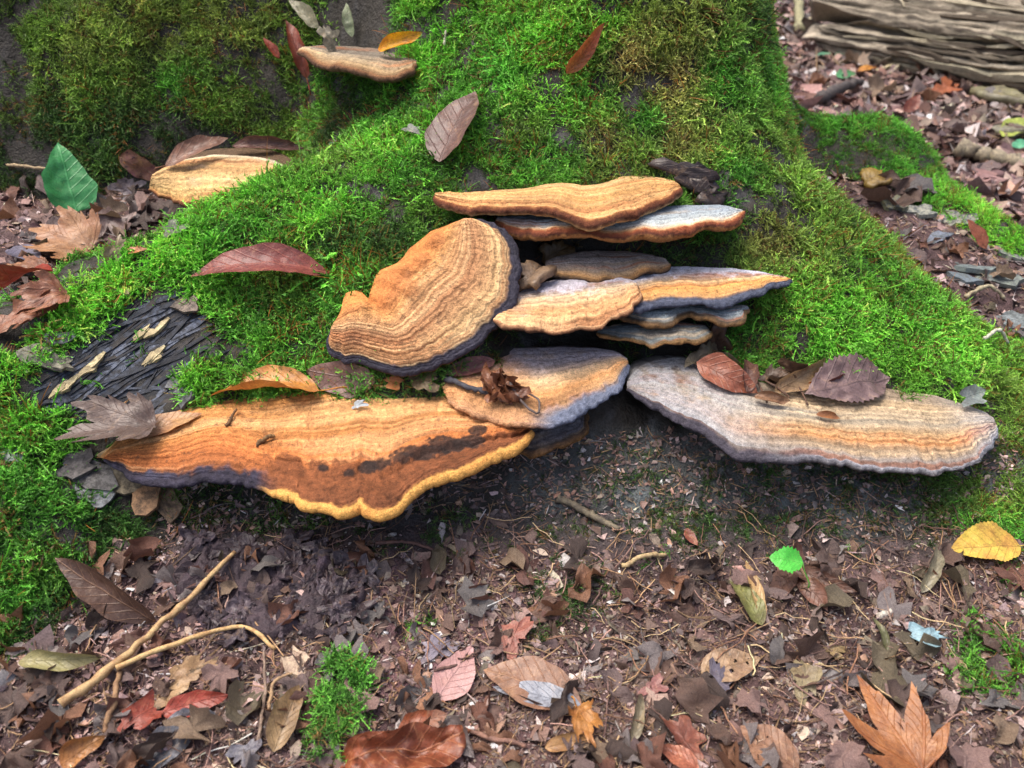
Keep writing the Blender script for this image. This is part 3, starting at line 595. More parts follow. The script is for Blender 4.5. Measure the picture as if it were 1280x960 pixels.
moss_ctl = [(20, 392, 0, 1, MG), (50, 368, 0, 1, MG), (75, 350, .05, 1, MG), (15, 425, .1, 1, MG), (45, 400, .1, 1, MG), (85, 378, .4, 1, BB), (790, 70, .8, 1.2, (190, 176, 110)), (835, 95, .8, 1.2, (190, 176, 110)), (760, 175, .7, .9, BN), (690, 120, 1, 1, BR), (560, 180, 1, 1, BR), (620, 90, .95, 1.1, MG), (660, 165, .8, .9, OL), (740, 120, .9, 1, MG), (960, 300, .9, .9, BN), (1030, 330, .9, .9, OL), (980, 200, .9, .9, OL), (900, 270, 1, .9, MG), (1150, 390, 1, .9, MG), (350, 350, .9, 1.1, OL), (420, 300, .9, 1, DK), (470, 260, 1, 1, BR), (250, 130, 1.3, .95, OL), (100, 60, 1.5, .95, YL),   # px, py, density, size, colour
    (700, 60, 1, 1, BR), (600, 150, 1, 1, MG), (800, 150, 1, 1, MG), (830, 60, .9, 1.1, YL), (820, 90, .9, 1.1, YL), (900, 100, 1, 1, MG), (950, 30, 1, .9, DK), (960, 90, 1, .9, MG), (920, 220, 1, 1, MG), (700, 190, 1, 1, MG), (760, 30, 1, 1, BR),
    (1000, 250, 1, .9, OL), (1080, 330, 1, .9, MG), (1050, 300, 1, .9, OL), (1140, 340, 1, .8, OL), (1000, 400, 1, .9, BR), (1120, 430, 1, .9, BR), (1060, 380, 1, .9, BR), (1200, 440, 1, .8, BR), (1260, 500, .9, .8, OL), (1240, 620, .8, .7, OL), (1180, 650, .5, .7, DK),
    (1100, 620, .45, .5, DK), (1000, 620, .4, .45, DK), (900, 620, .4, .45, DK), (820, 580, .35, .45, DK), (750, 610, .4, .5, DK), (690, 640, .2, .6, DK), (600, 620, .05, .6, DK), (450, 620, .08, .6, DK), (850, 180, .8, .8, BN), (780, 200, .7, .8, OL), (650, 200, .9, .9, MG),
    (400, 270, 1, 1, BR), (300, 310, 1, 1, MG), (200, 320, 1, 1, BB), (320, 400, 1, 1.15, MG), (260, 360, 1, 1.1, BR), (440, 340, 1, 1, MG), (380, 440, 1, 1, MG), (480, 300, 1, .9, DK), (150, 360, 1, 1, BB), (90, 405, 1, 1, BB), (40, 440, 1, 1, BB), (20, 460, 1, 1, BB),
    (140, 440, 0, 1, DK), (60, 484, .02, 1, MG), (100, 448, .02, 1, MG), (232, 425, 0, 1, MG), (238, 452, .05, 1, MG), (195, 512, .02, 1, MG), (150, 500, 0, 1, MG), (110, 498, .02, 1, MG), (170, 395, 0, 1, MG), (90, 470, .08, 1, MG), (220, 450, .1, 1, MG), (200, 400, 0, 1, DK), (230, 390, .05, 1, MG), (180, 490, .02, 1, MG), (60, 490, .15, 1, BR), (245, 470, .8, 1, BR), (40, 535, 1, 1.2, BR), (20, 620, .9, 1.2, MG), (90, 660, .9, 1.2, MG), (20, 740, .9, 1.1, MG), (130, 650, .8, 1, DK),
    (200, 660, .45, .9, DK), (150, 710, .5, 1, DK), (60, 780, .35, .9, DK), (20, 880, .7, 1, MG), (120, 600, .12, .8, MG), (170, 620, .1, .8, MG), (230, 640, .6, .8, DK), (300, 640, .25, .8, DK), (220, 720, .1, .8, DK),
    (50, 40, 1.4, .95, OL), (200, 50, 1.5, .95, YL), (300, 30, 1.5, .95, YL), (120, 110, 1.4, .95, OL), (150, 150, 1.2, .9, DK), (300, 130, 1.3, .95, OL), (350, 170, 1.2, .95, OL), (400, 120, 1.1, .9, MG), (220, 110, 1.4, .95, MG), (70, 150, 1.2, .9, DK), (350, 80, 1.4, .95, OL), (230, 160, 1.0, .9, DK), (420, 160, .8, .8, DK), (440, 25, 0, 1, DK), (410, 45, .2, .8, OL), (470, 30, .0, 1, DK),
    (8, 60, .0, 1, DK), (30, 75, .5, .8, OL), (10, 110, .4, .8, OL), (60, 190, .3, .6, DK), (250, 180, .1, .6, DK), (180, 170, .3, .6, DK), (20, 190, .5, .6, DK),
    (480, 180, .9, 1, BR), (530, 60, 1, 1, BR), (540, 20, 1, 1, BR), (450, 230, 1, 1, BR), (520, 220, 1, 1, MG), (500, 130, .9, 1, MG), (430, 205, .4, .8, OL),
    (1100, 170, 1, .8, MG), (1180, 230, 1, .8, BR), (1150, 200, 1, .8, MG), (1230, 262, 1, .8, BB), (1130, 245, .9, .8, MG), (1050, 190, .6, .8, MG), (1270, 300, 1, .8, BB),
    (700, 430, .1, .7, DK), (800, 520, .1, .6, DK), (870, 330, .6, .8, DK), (920, 430, .9, .9, MG), (950, 460, 1, .9, MG), (870, 420, .1, .6, DK), (640, 330, .1, .6, DK), (720, 310, .15, .6, DK), (650, 560, .05, .6, DK), (720, 540, .05, .6, DK)]
ctl_P, ctl_v, ctl_c = [], [], []
for px, py, d, s_, col in moss_ctl:
    p, _ = hit(px, py, True); ctl_P.append(p); ctl_v.append((d, s_)); ctl_c.append(lin(col))
ctl_P = np.array(ctl_P); ctl_v = np.array(ctl_v); ctl_c = np.array(ctl_c)
def moss_at(Q):
    out_v = np.empty((len(Q), 2)); out_c = np.empty((len(Q), 3))
    for i in range(0, len(Q), 20000):
        q = Q[i:i + 20000]; d2 = ((q[:, None] - ctl_P[None]) ** 2).sum(-1) + 1e-5; w_ = 1 / d2 ** 1.6; w_ /= w_.sum(1, keepdims=True)
        out_v[i:i + 20000] = w_ @ ctl_v; out_c[i:i + 20000] = w_ @ ctl_c
    return out_v, out_c
def sample_mesh(V, F, n, mask=None):
    a, b, c_, d = (V[F[:, k]] for k in range(4)); ar = np.linalg.norm(np.cross(c_ - a, d - b), axis=1) * .5
    if mask is not None: ar = ar * mask
    cs = np.cumsum(ar); f = np.searchsorted(cs, rng.uniform(0, cs[-1], n)); u, v = rng.uniform(size=(2, n, 1))
    Pn = np.cross(c_ - a, d - b); Pn /= np.linalg.norm(Pn, axis=1)[:, None] + 1e-12; Pn *= np.sign(Pn[:, 2:3] + 1e-9)
    return (a[f] * (1 - u) + b[f] * u) * (1 - v) + (d[f] * (1 - u) + c_[f] * u) * v, Pn[f]
def euler_for(N, spin):
    out = np.empty((len(N), 3), np.float32)
    for i in range(len(N)):
        out[i] = (Vector(N[i]).to_track_quat('Z', 'Y') @ Quaternion((0, 0, 1), spin[i])).to_euler()
    return out
tr_ = np.random.default_rng(3)
PROTO = [tuft(tr_) for _ in range(8)] + [tuft(tr_, 5, .022, .006, True) for _ in range(2)]
def moss_clump(name, label, Pts, Nrm, scl, colr, pick):
    Vs, Fs_, cs = [], [], []; o = 0
    for p, e, s_, c_, k in zip(Pts, euler_for(Nrm, rng.uniform(0, 6.28, len(Pts))), scl, colr, pick):
        v, f, t = PROTO[k]; R = np.array(Quaternion((1, 0, 0, 0)).to_matrix()); from mathutils import Euler
        R = np.array(Euler(e).to_matrix()); Vs.append(v @ R.T * s_ + p); Fs_.append(f + o); cs.append(c_ * (.55 + .7 * t)[:, None]); o += len(v)  # darker bases and brighter tips put shade between strands into the colour
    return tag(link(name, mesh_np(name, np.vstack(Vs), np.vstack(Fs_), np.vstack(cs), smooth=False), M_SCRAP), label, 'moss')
def moss_object(name, label, Pts, Nrm, scl, colr, pick):
    V = [Pts]; Fs = []; tip = [np.zeros(len(Pts))]; pr = [np.zeros(len(Pts), int)]; o = len(Pts)
    for k, (v, f, t) in enumerate(PROTO):
        V.append(v); Fs.append(f + o); tip.append(t); pr.append(np.full(len(v), k + 1)); o += len(v)
    m = mesh_np(name, np.vstack(V), np.vstack(Fs), smooth=False)
    nv = o; npnt = len(Pts)
    def at(nm, ty, key, arr, dim):
        full = np.zeros((nv, dim), np.float32) if dim > 1 else np.zeros(nv, np.float32)
        full[:len(arr)] = arr; m.attributes.new(nm, ty, 'POINT').data.foreach_set(key, full.ravel())
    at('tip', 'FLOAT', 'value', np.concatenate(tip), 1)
    at('rot', 'FLOAT_VECTOR', 'vector', euler_for(Nrm, rng.uniform(0, 6.28, npnt)), 3)
    at('scl', 'FLOAT', 'value', scl, 1)
    at('mc', 'FLOAT_COLOR', 'color', np.c_[colr, np.ones(npnt)], 4)
    m.attributes.new('proto', 'INT', 'POINT').data.foreach_set('value', np.concatenate(pr).astype(np.int32))
    pk = np.zeros(nv, np.int32); pk[:npnt] = pick; m.attributes.new('pick', 'INT', 'POINT').data.foreach_set('value', pk)
    ob = tag(link(name, m, M_MOSS), label, kind='stuff')
    g = bpy.data.node_groups.new('moss_scatter', 'GeometryNodeTree')
    g.interface.new_socket('Geometry', in_out='INPUT', socket_type='NodeSocketGeometry'); g.interface.new_socket('Geometry', in_out='OUTPUT', socket_type='NodeSocketGeometry')
    gi_, go_ = g.nodes.new('NodeGroupInput'), g.nodes.new('NodeGroupOutput')
    def attr(nm, ty):
        a = g.nodes.new('GeometryNodeInputNamedAttribute'); a.data_type = ty; a.inputs[0].default_value = nm; return a.outputs[0]
    def sep(k):
        cmp_ = g.nodes.new('FunctionNodeCompare'); cmp_.data_type = 'INT'; cmp_.operation = 'EQUAL'
        ia = [s for s in cmp_.inputs if s.type == 'INT']; g.links.new(attr('proto', 'INT'), ia[0]); ia[1].default_value = k
        sp = g.nodes.new('GeometryNodeSeparateGeometry'); sp.domain = 'POINT'
        g.links.new(gi_.outputs[0], sp.inputs[0]); g.links.new(cmp_.outputs[0], sp.inputs[1]); return sp.outputs[0]
    g2i = g.nodes.new('GeometryNodeGeometryToInstance')
    for k in range(len(PROTO), 0, -1): g.links.new(sep(k), g2i.inputs[0])
    iop = g.nodes.new('GeometryNodeInstanceOnPoints'); e2r = g.nodes.new('FunctionNodeEulerToRotation')
    g.links.new(sep(0), iop.inputs['Points']); g.links.new(g2i.outputs[0], iop.inputs['Instance']); iop.inputs['Pick Instance'].default_value = True
    g.links.new(attr('pick', 'INT'), iop.inputs['Instance Index']); g.links.new(attr('rot', 'FLOAT_VECTOR'), e2r.inputs[0]); g.links.new(e2r.outputs[0], iop.inputs['Rotation'])
    g.links.new(attr('scl', 'FLOAT'), iop.inputs['Scale']); g.links.new(iop.outputs[0], go_.inputs[0])
    md = ob.modifiers.new('scatter', 'NODES'); md.node_group = g
    return ob
def moss_points(Q, N, dens, size, colr, brown=.04):
    cl = fbm(Q * 38, 3, 61); cl2 = vnoise(Q * 14, 62)
    keep = rng.uniform(size=len(Q)) < dens * np.clip(.95 + 1.9 * cl + .3 * cl2, .03, 1.6)
    Q, N, size, colr, cl, cl2 = Q[keep], N[keep], size[keep], colr[keep], cl[keep], cl2[keep]
    N = N + rng.normal(0, .45, N.shape) + np.array([0, -.1, .25]); N /= np.linalg.norm(N, axis=1)[:, None]
    j = rng.normal(0, 1, (len(Q), 1))
    hue = vnoise(Q * 30, 63)[:, None] * .5 + j * .18
    colr = colr * np.exp(.38 * j) * (1 + .35 * cl2[:, None] + .5 * np.clip(cl, -1, .6)[:, None]) * np.array([1, 1, 1]) + np.maximum(hue, 0) * lin((150, 140, 40)) * .30
    pick = rng.integers(0, 8, len(Q)); bmask = (rng.uniform(size=len(Q)) < brown * (1 + 2.2 * np.clip(vnoise(Q * 18, 64), -.4, 1)))
    pick[bmask] = rng.integers(8, 10, bmask.sum()); colr = np.where(bmask[:, None], lin((150, 96, 44)) * rng.uniform(.6, 1.3, (len(Q), 1)), colr)
    br = (rng.uniform(size=len(Q)) < .07) & ~bmask; colr = np.where(br[:, None], lin((124, 104, 58)) * rng.uniform(.6, 1.2, (len(Q), 1)), colr)
    Q = Q + N * (.004 * np.clip(cl, -.5, 1))[:, None]
    return Q, N, size * np.exp(rng.normal(0, .28, len(Q))) * (1 + .3 * cl2), np.clip(colr, .004, .7), pick
cen = TV[F].mean(1); fx, fy = project(cen)
depth = (cen[:, 1] - CAM[1]) * CP - (cen[:, 2] - CAM[2]) * SP
near = ((fx > -160) & (fx < 1440) & (fy > -150) & (fy < 1080)).astype(float) * np.clip(1.0 / depth, .3, 1.2) ** .9
Q, N = sample_mesh(TV, F, 135000, near)
mv, mcl = moss_at(Q)
okz = Q[:, 2] > G(Q[:, 0], Q[:, 1]) - .003
Q, N, mv, mcl = Q[okz], N[okz], mv[okz], mcl[okz]
d = mv[:, 0]
Qm, Nm, sz, cc, pk = moss_points(Q, N, np.minimum(1, sstep(.05, .95, d) * .74 + np.clip(d - 1, 0, 1)), mv[:, 1] * .80, mcl, .06)
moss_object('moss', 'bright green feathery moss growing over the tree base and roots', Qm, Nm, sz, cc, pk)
# moss cushions on the soil
patches = [('moss_clump', 'dense rounded green moss clump on the litter at the bottom, beside a pale wood chip', [(432, 848, 34), (418, 885, 36), (440, 895, 28), (404, 935, 26)], 1.0, .85, MG, .018),
           ('moss_clump', 'low green moss patch on the soil at the lower right edge', [(1235, 815, 45), (1260, 840, 45), (1215, 850, 30)], .8, .8, MG, .006),
           ('moss_clump', 'dark thin green film of moss on the shaded soil bank under the brackets', [(760, 610, 60), (860, 620, 60), (960, 625, 60), (1060, 632, 60), (1150, 640, 50), (700, 660, 50), (820, 660, 50), (620, 690, 40), (900, 660, 50), (560, 660, 40), (470, 670, 40)], .40, .38, DK, .001),
           ('moss_clump', 'thin dark green moss film on bare soil below the middle of the stack', [(690, 760, 60), (660, 740, 40), (735, 740, 40), (610, 735, 25), (670, 790, 30)], .35, .55, DK, .001),
           ('moss_clump', 'tiny yellow green moss tuft among mauve leaf litter', [(525, 785, 16), (540, 775, 10)], .8, .8, BR, .002),
           ('moss_clump', 'small green moss tuft beside a pale broken twig', [(815, 705, 18), (830, 695, 12)], .6, .6, MG, .002),
           ('moss_clump', 'mossy strip under the yellow leaf at the right edge', [(1265, 650, 35), (1270, 700, 30), (1220, 640, 35), (1270, 740, 30)], .7, .7, MG, .003)]
for nm, lab, discs, den, size, colr, hgt in patches:
    Qs, Ns = [], []
    cs_ = [(hit(x, y, True)[0], np.linalg.norm(np.array(hit(x + r, y, True)[0] - hit(x - r, y, True)[0])) / 2) for x, y, r in discs]
    for c0, r in cs_:
        nn = int(r * r * 3.14 / (.0036 ** 2)); a = rng.uniform(0, 6.283, nn); q = r * np.sqrt(rng.uniform(size=nn)) * (1 + .25 * np.sin(a * 3 + r * 900))
        x, y = c0[0] + q * np.cos(a), c0[1] + q * np.sin(a)
        z = G(x, y) + hgt * np.clip(1 - (q / r) ** 2, 0, 1)
        Qs.append(np.c_[x, y, z]); Ns.append(np.c_[np.cos(a) * q / r * .8, np.sin(a) * q / r * .8, np.ones(nn)])
    Qs, Ns = np.vstack(Qs), np.vstack(Ns)
    q = moss_points(Qs, Ns, np.full(len(Qs), den * (.95 if lab.startswith('dense') else .55)), np.full(len(Qs), size * .85), np.tile(lin(colr), (len(Qs), 1)), .05)
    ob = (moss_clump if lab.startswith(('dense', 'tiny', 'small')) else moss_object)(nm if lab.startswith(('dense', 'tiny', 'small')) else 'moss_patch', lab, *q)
# ------------------------------------------------------------------ leaves, twigs and litter
def outline_ovate(nl=16, nw=10, peak=.42, power=.9, serr=0.0, r=None, rag=.14):
    V, UV, idx = [], [], {}
    a = math.log(.5) / math.log(peak)
    g_ = r or np.random.default_rng(1); ed = [vnoise(np.stack([np.linspace(0, 7, nl + 1) + g_.uniform(0, 99), np.zeros(nl + 1), np.zeros(nl + 1)], -1), 3) for _ in (0, 1)]; asy = g_.uniform(-.1, .1); crv = g_.uniform(-.09, .09)
    for i in range(nl + 1):
        s = i / nl; wd = max(.0, math.sin(math.pi * s ** a)) ** power
        wd = max(wd, .012)
        for j in range(nw + 1):
            t = j / nw * 2 - 1; k = wd
            k *= (1 + asy * t) * (1 + rag * ed[0 if t < 0 else 1][i] * abs(t))
            if abs(t) == 1: k *= 1 + serr * (1 if i % 2 else -1)
            V.append((s, t * k * .5 + crv * math.sin(math.pi * s))); UV.append((s, t * k * .5))
    F = [(i * (nw + 1) + j, (i + 1) * (nw + 1) + j, (i + 1) * (nw + 1) + j + 1, i * (nw + 1) + j + 1) for i in range(nl) for j in range(nw)]
    return np.array(V), F, np.array(V)
def outline_polar(rf, th, nr, cx=0.0):
    V = [(cx, 0.0)]; F = []
    n = len(th); closed = abs(th[-1] - th[0]) > 6.2
    for i in range(1, nr + 1):
        for k in range(n): r = rf[k] * i / nr; V.append((cx + r * math.cos(th[k]), r * math.sin(th[k])))
    m = n - 1
    for k in range(m): F.append((0, 1 + k, 2 + k))
    for i in range(nr - 1):
        for k in range(m): a = 1 + i * n + k; F.append((a, a + n, a + n + 1, a + 1))
    V = np.array(V); return V, F, V.copy()
def outline_maple(r, teeth=1.0, lobes=5, step=.62, deep=.45):
    th = np.linspace(-1.9, 1.9, 101); ln = {0: 1.0, 1: .86, 2: .6, 3: .35}
    rf = np.zeros_like(th)
    for k in range(-(lobes // 2), lobes // 2 + 1):
        L = ln[abs(k)] * r.uniform(.9, 1.08); d = np.abs(th - k * step) / (step * .5)
        rf = np.maximum(rf, L * np.clip(1 - deep * np.clip(d, 0, 1.0) ** .8 - .9 * np.clip(d - 1.0, 0, 9), 0.08, 1))
    rf *= 1 + teeth * .08 * np.sign(np.sin(th * 34)) * np.clip(np.abs(np.sin(th * 17)), 0, 1)
    return outline_polar(rf, th, 9)
def outline_scrap(r, n=22, nr=3, rough=.38):
    th = np.linspace(0, 2 * np.pi, n + 1); a0 = r.uniform(0, 6.28, 4); rf = .46 * (1 + rough * (.6 * np.sin(2 * th + a0[0]) * r.uniform(.3, 1) + .5 * np.sin(3 * th + a0[1]) + .4 * np.sin(5 * th + a0[2]) + .7 * r.uniform(-1, .6, n + 1))); rf = np.maximum(rf, .12); rf[-1] = rf[0]
    return outline_polar(rf, th, nr, .5)
def bend_leaf(V2, L, W, arch, curl, fold, twist, crum, r, vscale=1.0):
    s = V2[:, 0]; a = V2[:, 1] * W; th = arch if abs(arch) > 1e-3 else 1e-3
    Larc = L * (abs(th) / 2) / math.sin(min(abs(th) / 2, 1.5))
    X = Larc / th * (math.sin(th / 2) - np.sin(th * (.5 - s))); Z = Larc / th * (np.cos(th * (.5 - s)) - math.cos(th / 2))
    ph = th * (.5 - s); nx, nz = -np.sin(ph), np.cos(ph)
    Wh = W * .5; c = curl if abs(curl) > 1e-3 else 1e-3; al = c * a / Wh
    yy = np.sin(al) * Wh / c; zz = (1 - np.cos(al)) * Wh / c + fold * np.abs(a)
    o = r.uniform(0, 50); n3 = np.stack([s * L * 1, a, 0 * s], -1)
    zz = zz + crum * fbm(n3 / max(W, .004) * 2.2 + o, 3, 5) + crum * .5 * fbm(n3 / max(W, .004) * 6 + o, 2, 6)
    yy = yy + crum * .5 * vnoise(n3 / max(W, .004) * 2.5 + o + 9, 7)
    tw = twist * (s - .5); y2 = yy * np.cos(tw) - zz * np.sin(tw); z2 = yy * np.sin(tw) + zz * np.cos(tw)
    return np.stack([X + nx * z2, y2, Z + nz * z2], -1)
def shape2d(kind, r, serr=0.0, peak=.42):
    if kind == 'ovate': return outline_ovate(18, 10, serr=serr, peak=peak, r=r)
    if kind == 'fine': return outline_ovate(34, 18, serr=serr, peak=peak, r=r, rag=.10)
    if kind == 'maple': return outline_maple(r, 1.0, 5, .56, .34)
    if kind == 'oak': return outline_scrap(r, 30, 4, .42)
    if kind == 'slim': return outline_maple(r, .5, 5, .50, .50)
    return outline_scrap(r)
def frame(p0, p1, n, roll=0.0):
    x = (p1 - p0).normalized(); n = (n - x * n.dot(x)).normalized()
    n = Quaternion(x, roll) @ n; y = n.cross(x)
    M = Matrix((x, y, n)).transposed().to_4x4(); M.translation = p0; return M
def leaf(label, base, tip, W, c1, c2, kind='ovate', lift=(.003, .005), roll=0.0, arch=.4, curl=.4, fold=.0, twist=.0, crum=None, serr=0.0, vein=None, spots=.25, stem=0.0, holes=(), peak=.42, name='leaf', cat='leaf', group=None, seed=None, stand=0.0, wrel=True, base_only=False, backside=None, veinamt=.5, thick=0.0):
    r = np.random.default_rng(seed if seed is not None else abs(hash_str(label or 'part')) % 99991)
    p0, n0 = hit(*base, base_only); p1, n1 = hit(*tip, base_only)
    n = (n0 + n1 + Vector((0, -.25, .9))).normalized() if not isinstance(lift, tuple) or len(lift) == 2 else Vector(lift[2])
    dep = lambda q: (q.y - CAM[1]) * CP - (q.z - CAM[2]) * SP
    d0 = dep(p0); pl_ = math.hypot(tip[0] - base[0], tip[1] - base[1]) * d0 * TANH / 640
    if stand == 0 and (p1 - p0).length > 2.3 * pl_: stand = 1.0
    if stand:
        q1 = Vector(CAM) + Vector(raydir(*tip)) * d0; p1 = p1.lerp(q1, stand); n = n.lerp((Vector(CAM) - p0).normalized(), stand * .75).normalized()
    p0 = p0 + n * lift[0]; p1 = p1 + n * lift[1]
    L = (p1 - p0).length; Wm = W * L
    V2, F, UV = shape2d(kind, r, serr, peak)
    crum = .09 * Wm if crum is None else crum * Wm
    V3 = bend_leaf(V2, L, Wm, arch, curl, fold, twist, crum, r)
    if holes:
        cu = np.array([UV[list(f)].mean(0) for f in F]); kp = np.ones(len(F), bool)
        for hu, hv, hr in holes: kp &= ((cu[:, 0] - hu) ** 2 + ((cu[:, 1] - hv) * W) ** 2) > hr ** 2
        F = [f for f, k in zip(F, kp) if k]
    palm = kind in ('maple', 'oak', 'slim')
    m = mesh_np(name, V3, [tuple(int(q) for q in f) for f in F], uv=UV)
    mt = mat_leaf(c1, c2, vein, palm, spots, veinamt=veinamt)
    M = frame(p0, p1, n, roll)
    if stem > 0:
        root = empty(name, (0, 0, 0), label, cat, group); root.matrix_world = M; m.name = 'blade'
        link('blade', m, mt, root)
        sl = L * stem
        link('stem', tubemesh([(0.04 * L, 0, .0004), (-sl * .3, sl * .05, .0006 + .1 * sl * r.uniform(0, 1)), (-sl * .7, sl * .12, .001 + .1 * sl), (-sl, sl * .25 * r.uniform(-1, 1), .002)], [.0007, .0007, .0008, .0011], 5), mat_twig(c1, tuple(int(v * .6) for v in c1)), root)
    else:
        root = tag(link(name, m, mt), label, cat, group); root.matrix_world = M
    if thick:
        md = root.modifiers.new('thickness', 'SOLIDIFY'); md.thickness = thick
    return root
def hash_str(s):
    h = 5381
    for ch in s: h = (h * 33 + ord(ch)) & 0x7fffffff
    return h
def twig(label, pts, r0, r1, c1=(150, 120, 84), c2=(110, 84, 60), lift=.004, name='twig', cat='twig', group=None, knots=True, parent=None):
    P = []
    for q in pts:
        p, n = hit(q[0], q[1]); P.append(np.array(p + n * (q[2] if len(q) > 2 else lift)))
    P = [p_ + rng.normal(0, .0016, 3) for p_ in P]; C = curve(P, 22); kk_ = np.interp(np.linspace(0, 1, 22), np.linspace(0, 1, 8), rng.normal(0, .0009, 8)); C[:, 0] += kk_ * min(1, r0 / .003); C[:, 2] += np.abs(kk_[::-1]) * min(1, r0 / .003); rad = np.linspace(r0, r1, 22)
    if knots: rad = rad * (1 + .3 * (rng.uniform(size=22) < .16) + .1 * rng.uniform(-1, 1, 22))
    C = C + rng.normal(0, r0 * .13, C.shape)
    m = tubemesh(C, rad, 7, name, .06)
    o = link(name, m, mat_twig(c1, c2), parent)
    return o if parent else tag(o, label, cat, group)
ORG, RST, BRN, DBN, MAU, PNK, GRE, OLV, TN, RED, GRN = (206, 120, 56), (170, 84, 48), (126, 84, 60), (78, 54, 44), (140, 108, 110), (206, 150, 144), (150, 152, 160), (136, 130, 78), (190, 152, 104), (176, 58, 44), (70, 190, 90)
# --- leaves lying on the brackets
leaf('curled yellow orange leaf with dark insect holes lying on the largest bracket fungus', (402, 496), (264, 500), .46, (224, 150, 58), (206, 122, 44), 'fine', (.012, .008), .75, .6, 1.2, 0, .4, .06, stem=.25, holes=((.40, .10, .045), (.62, -.02, .04), (.68, .10, .025)), spots=.1, veinamt=.3)
leaf('grey brown lobed leaf at the left tip of the largest bracket fungus', (196, 540), (64, 556), .72, (120, 100, 92), (104, 84, 76), 'maple', (.012, .006), .25, .5, .7, .15, .2, .10, veinamt=.6, vein=(80, 60, 52), seed=12)
leaf('tan torn leaf edge curling up beside the grey brown lobed leaf', (136, 562), (176, 510), .45, (196, 140, 84), (166, 106, 62), 'scrap', (.006, .016), -.5, .6, 1.2, 0, .8, .15)
leaf('small rust leaf tip standing up at the left back of the largest bracket', (168, 546), (193, 514), .5, (166, 96, 52), (140, 80, 48), 'ovate', (.003, .018), .6, .3, .8)
leaf('flat tan leaf with a purple underside stuck to the left back of the largest bracket', (165, 550), (255, 520), .38, (206, 150, 88), (176, 118, 80), 'ovate', (.003, .004), .1, .2, .3, 0, 0, .08)
leaf('brownish mauve leaf behind the yellow orange leaf', (470, 478), (384, 466), .5, (150, 112, 100), (132, 92, 80), 'ovate', (.004, .006), -.3, .3, .4, 0, 0, .1)
leaf('small orange leaf scrap on the back of the largest bracket', (480, 476), (506, 482), .7, (222, 140, 50), (206, 112, 40), 'scrap', (.003, .003))
leaf('olive brown crumpled leaf scrap under the round fungus', (512, 474), (554, 480), .8, (134, 112, 70), (104, 84, 56), 'scrap', (.004, .006), 0, .5, .4, 0, .3, .2)
leaf('dusky pink pointed leaf lying between the round fungus and the lilac bracket', (618, 452), (550, 469), .34, (176, 110, 102), (146, 88, 84), 'ovate', (.004, .003), .1, .3, .5)
sp0, _ = hit(632, 492); clump = empty('shrivelled_leaf', tuple(sp0), 'curly shrivelled rust brown leaf clump lying on the lilac and cream bracket', 'leaf')
for k, (x, y, x2, y2) in enumerate(((604, 484, 640, 476), (612, 500, 650, 492), (622, 478, 660, 500), (640, 506, 610, 472), (650, 486, 616, 512), (630, 512, 668, 500), (620, 470, 632, 510), (656, 494, 606, 494))):
    o = leaf(None, (x, y), (x2, y2), .6, (156, 94, 58), (120, 68, 46), 'oak', (.003, .010), .6 * (-1) ** k, 1.2, 1.6, 0, 1.4, .4, seed=200 + k, name='blade', cat=None)
    o.matrix_world = Matrix.Translation(-Vector(sp0)) @ o.matrix_world; o.parent = clump
twig('thin grey looped stalk beside the shrivelled leaf clump', [(632, 486, .012), (650, 505, .008), (672, 516, .004), (676, 506, .006), (660, 500, .008)], .0014, .0011, (104, 92, 88), (80, 70, 66))
twig('dark flat twig lying on the largest bracket under the pink leaf', [(556, 474), (580, 485), (612, 496)], .0034, .0022, (70, 70, 78), (50, 50, 58))
twig('short dark twig crumb on the orange bracket, left of centre', [(284, 532, .002), (290, 526, .003), (297, 518, .002)], .0018, .0012, (116, 84, 50), (84, 60, 40))
twig('short olive brown twig crumb on the orange bracket near its dark rim', [(322, 560, .002), (334, 552, .003), (345, 545, .002)], .0024, .0018, (128, 96, 56), (92, 68, 44))
leaf('small blue white lichen chip on the largest bracket', (440, 512), (460, 507), .55, (196, 206, 210), (150, 160, 168), 'scrap', (.002, .006), .4, .6, .5, 0, 0, .2)
# --- on the right bracket
leaf('rust red folded leaf at the left of the pile on the right bracket', (868, 462), (946, 494), .5, (176, 96, 66), (150, 78, 54), 'ovate', (.012, .004), .5, .4, .7, .1, .2, .12)
leaf('olive grey leaf edge standing behind the rust red folded leaf', (925, 466), (868, 448), .4, (140, 130, 104), (110, 100, 80), 'ovate', (.010, .012), .9, .4, .5)
leaf('dark brown rolled leaf upright in the pile on the right bracket', (932, 494), (930, 458), .5, (110, 70, 58), (84, 54, 46), 'ovate', (.006, .012), .3, .6, 1.6)
leaf('tan curled leaf with raised stalk amid the pile on the right bracket', (965, 492), (1030, 456), .4, (176, 140, 94), (146, 108, 72), 'ovate', (.006, .012), .8, .5, 1.4, 0, .6, .1)
leaf('brown crumpled leaf under the tan curled leaf', (955, 480), (1000, 486), .7, (124, 96, 74), (92, 70, 54), 'maple', (.006, .010), -.3, .8, 1.2, 0, .5, .25)
leaf('yellow orange leaf scrap in the pile on the right bracket', (1004, 490), (1036, 484), .45, (230, 170, 40), (206, 104, 36), 'ovate', (.008, .010), .5, .5, 1.2)
leaf('dark red curled leaf scrap behind the mauve leaf', (1024, 492), (1058, 478), .5, (126, 60, 48), (90, 46, 40), 'ovate', (.008, .012), .4, .7, 1.5)
leaf('rolled tan brown leaf scrap lying across the front of the pile', (940, 500), (984, 506), .5, (150, 106, 72), (116, 80, 56), 'ovate', (.006, .008), .4, .5, 1.7, 0, .8, .15)
leaf('crumpled dark brown leaf at the back of the pile against the moss', (956, 470), (1012, 470), .8, (104, 72, 56), (80, 56, 46), 'oak', (.012, .018), .5, .9, 1.3, 0, .8, .3, seed=511)
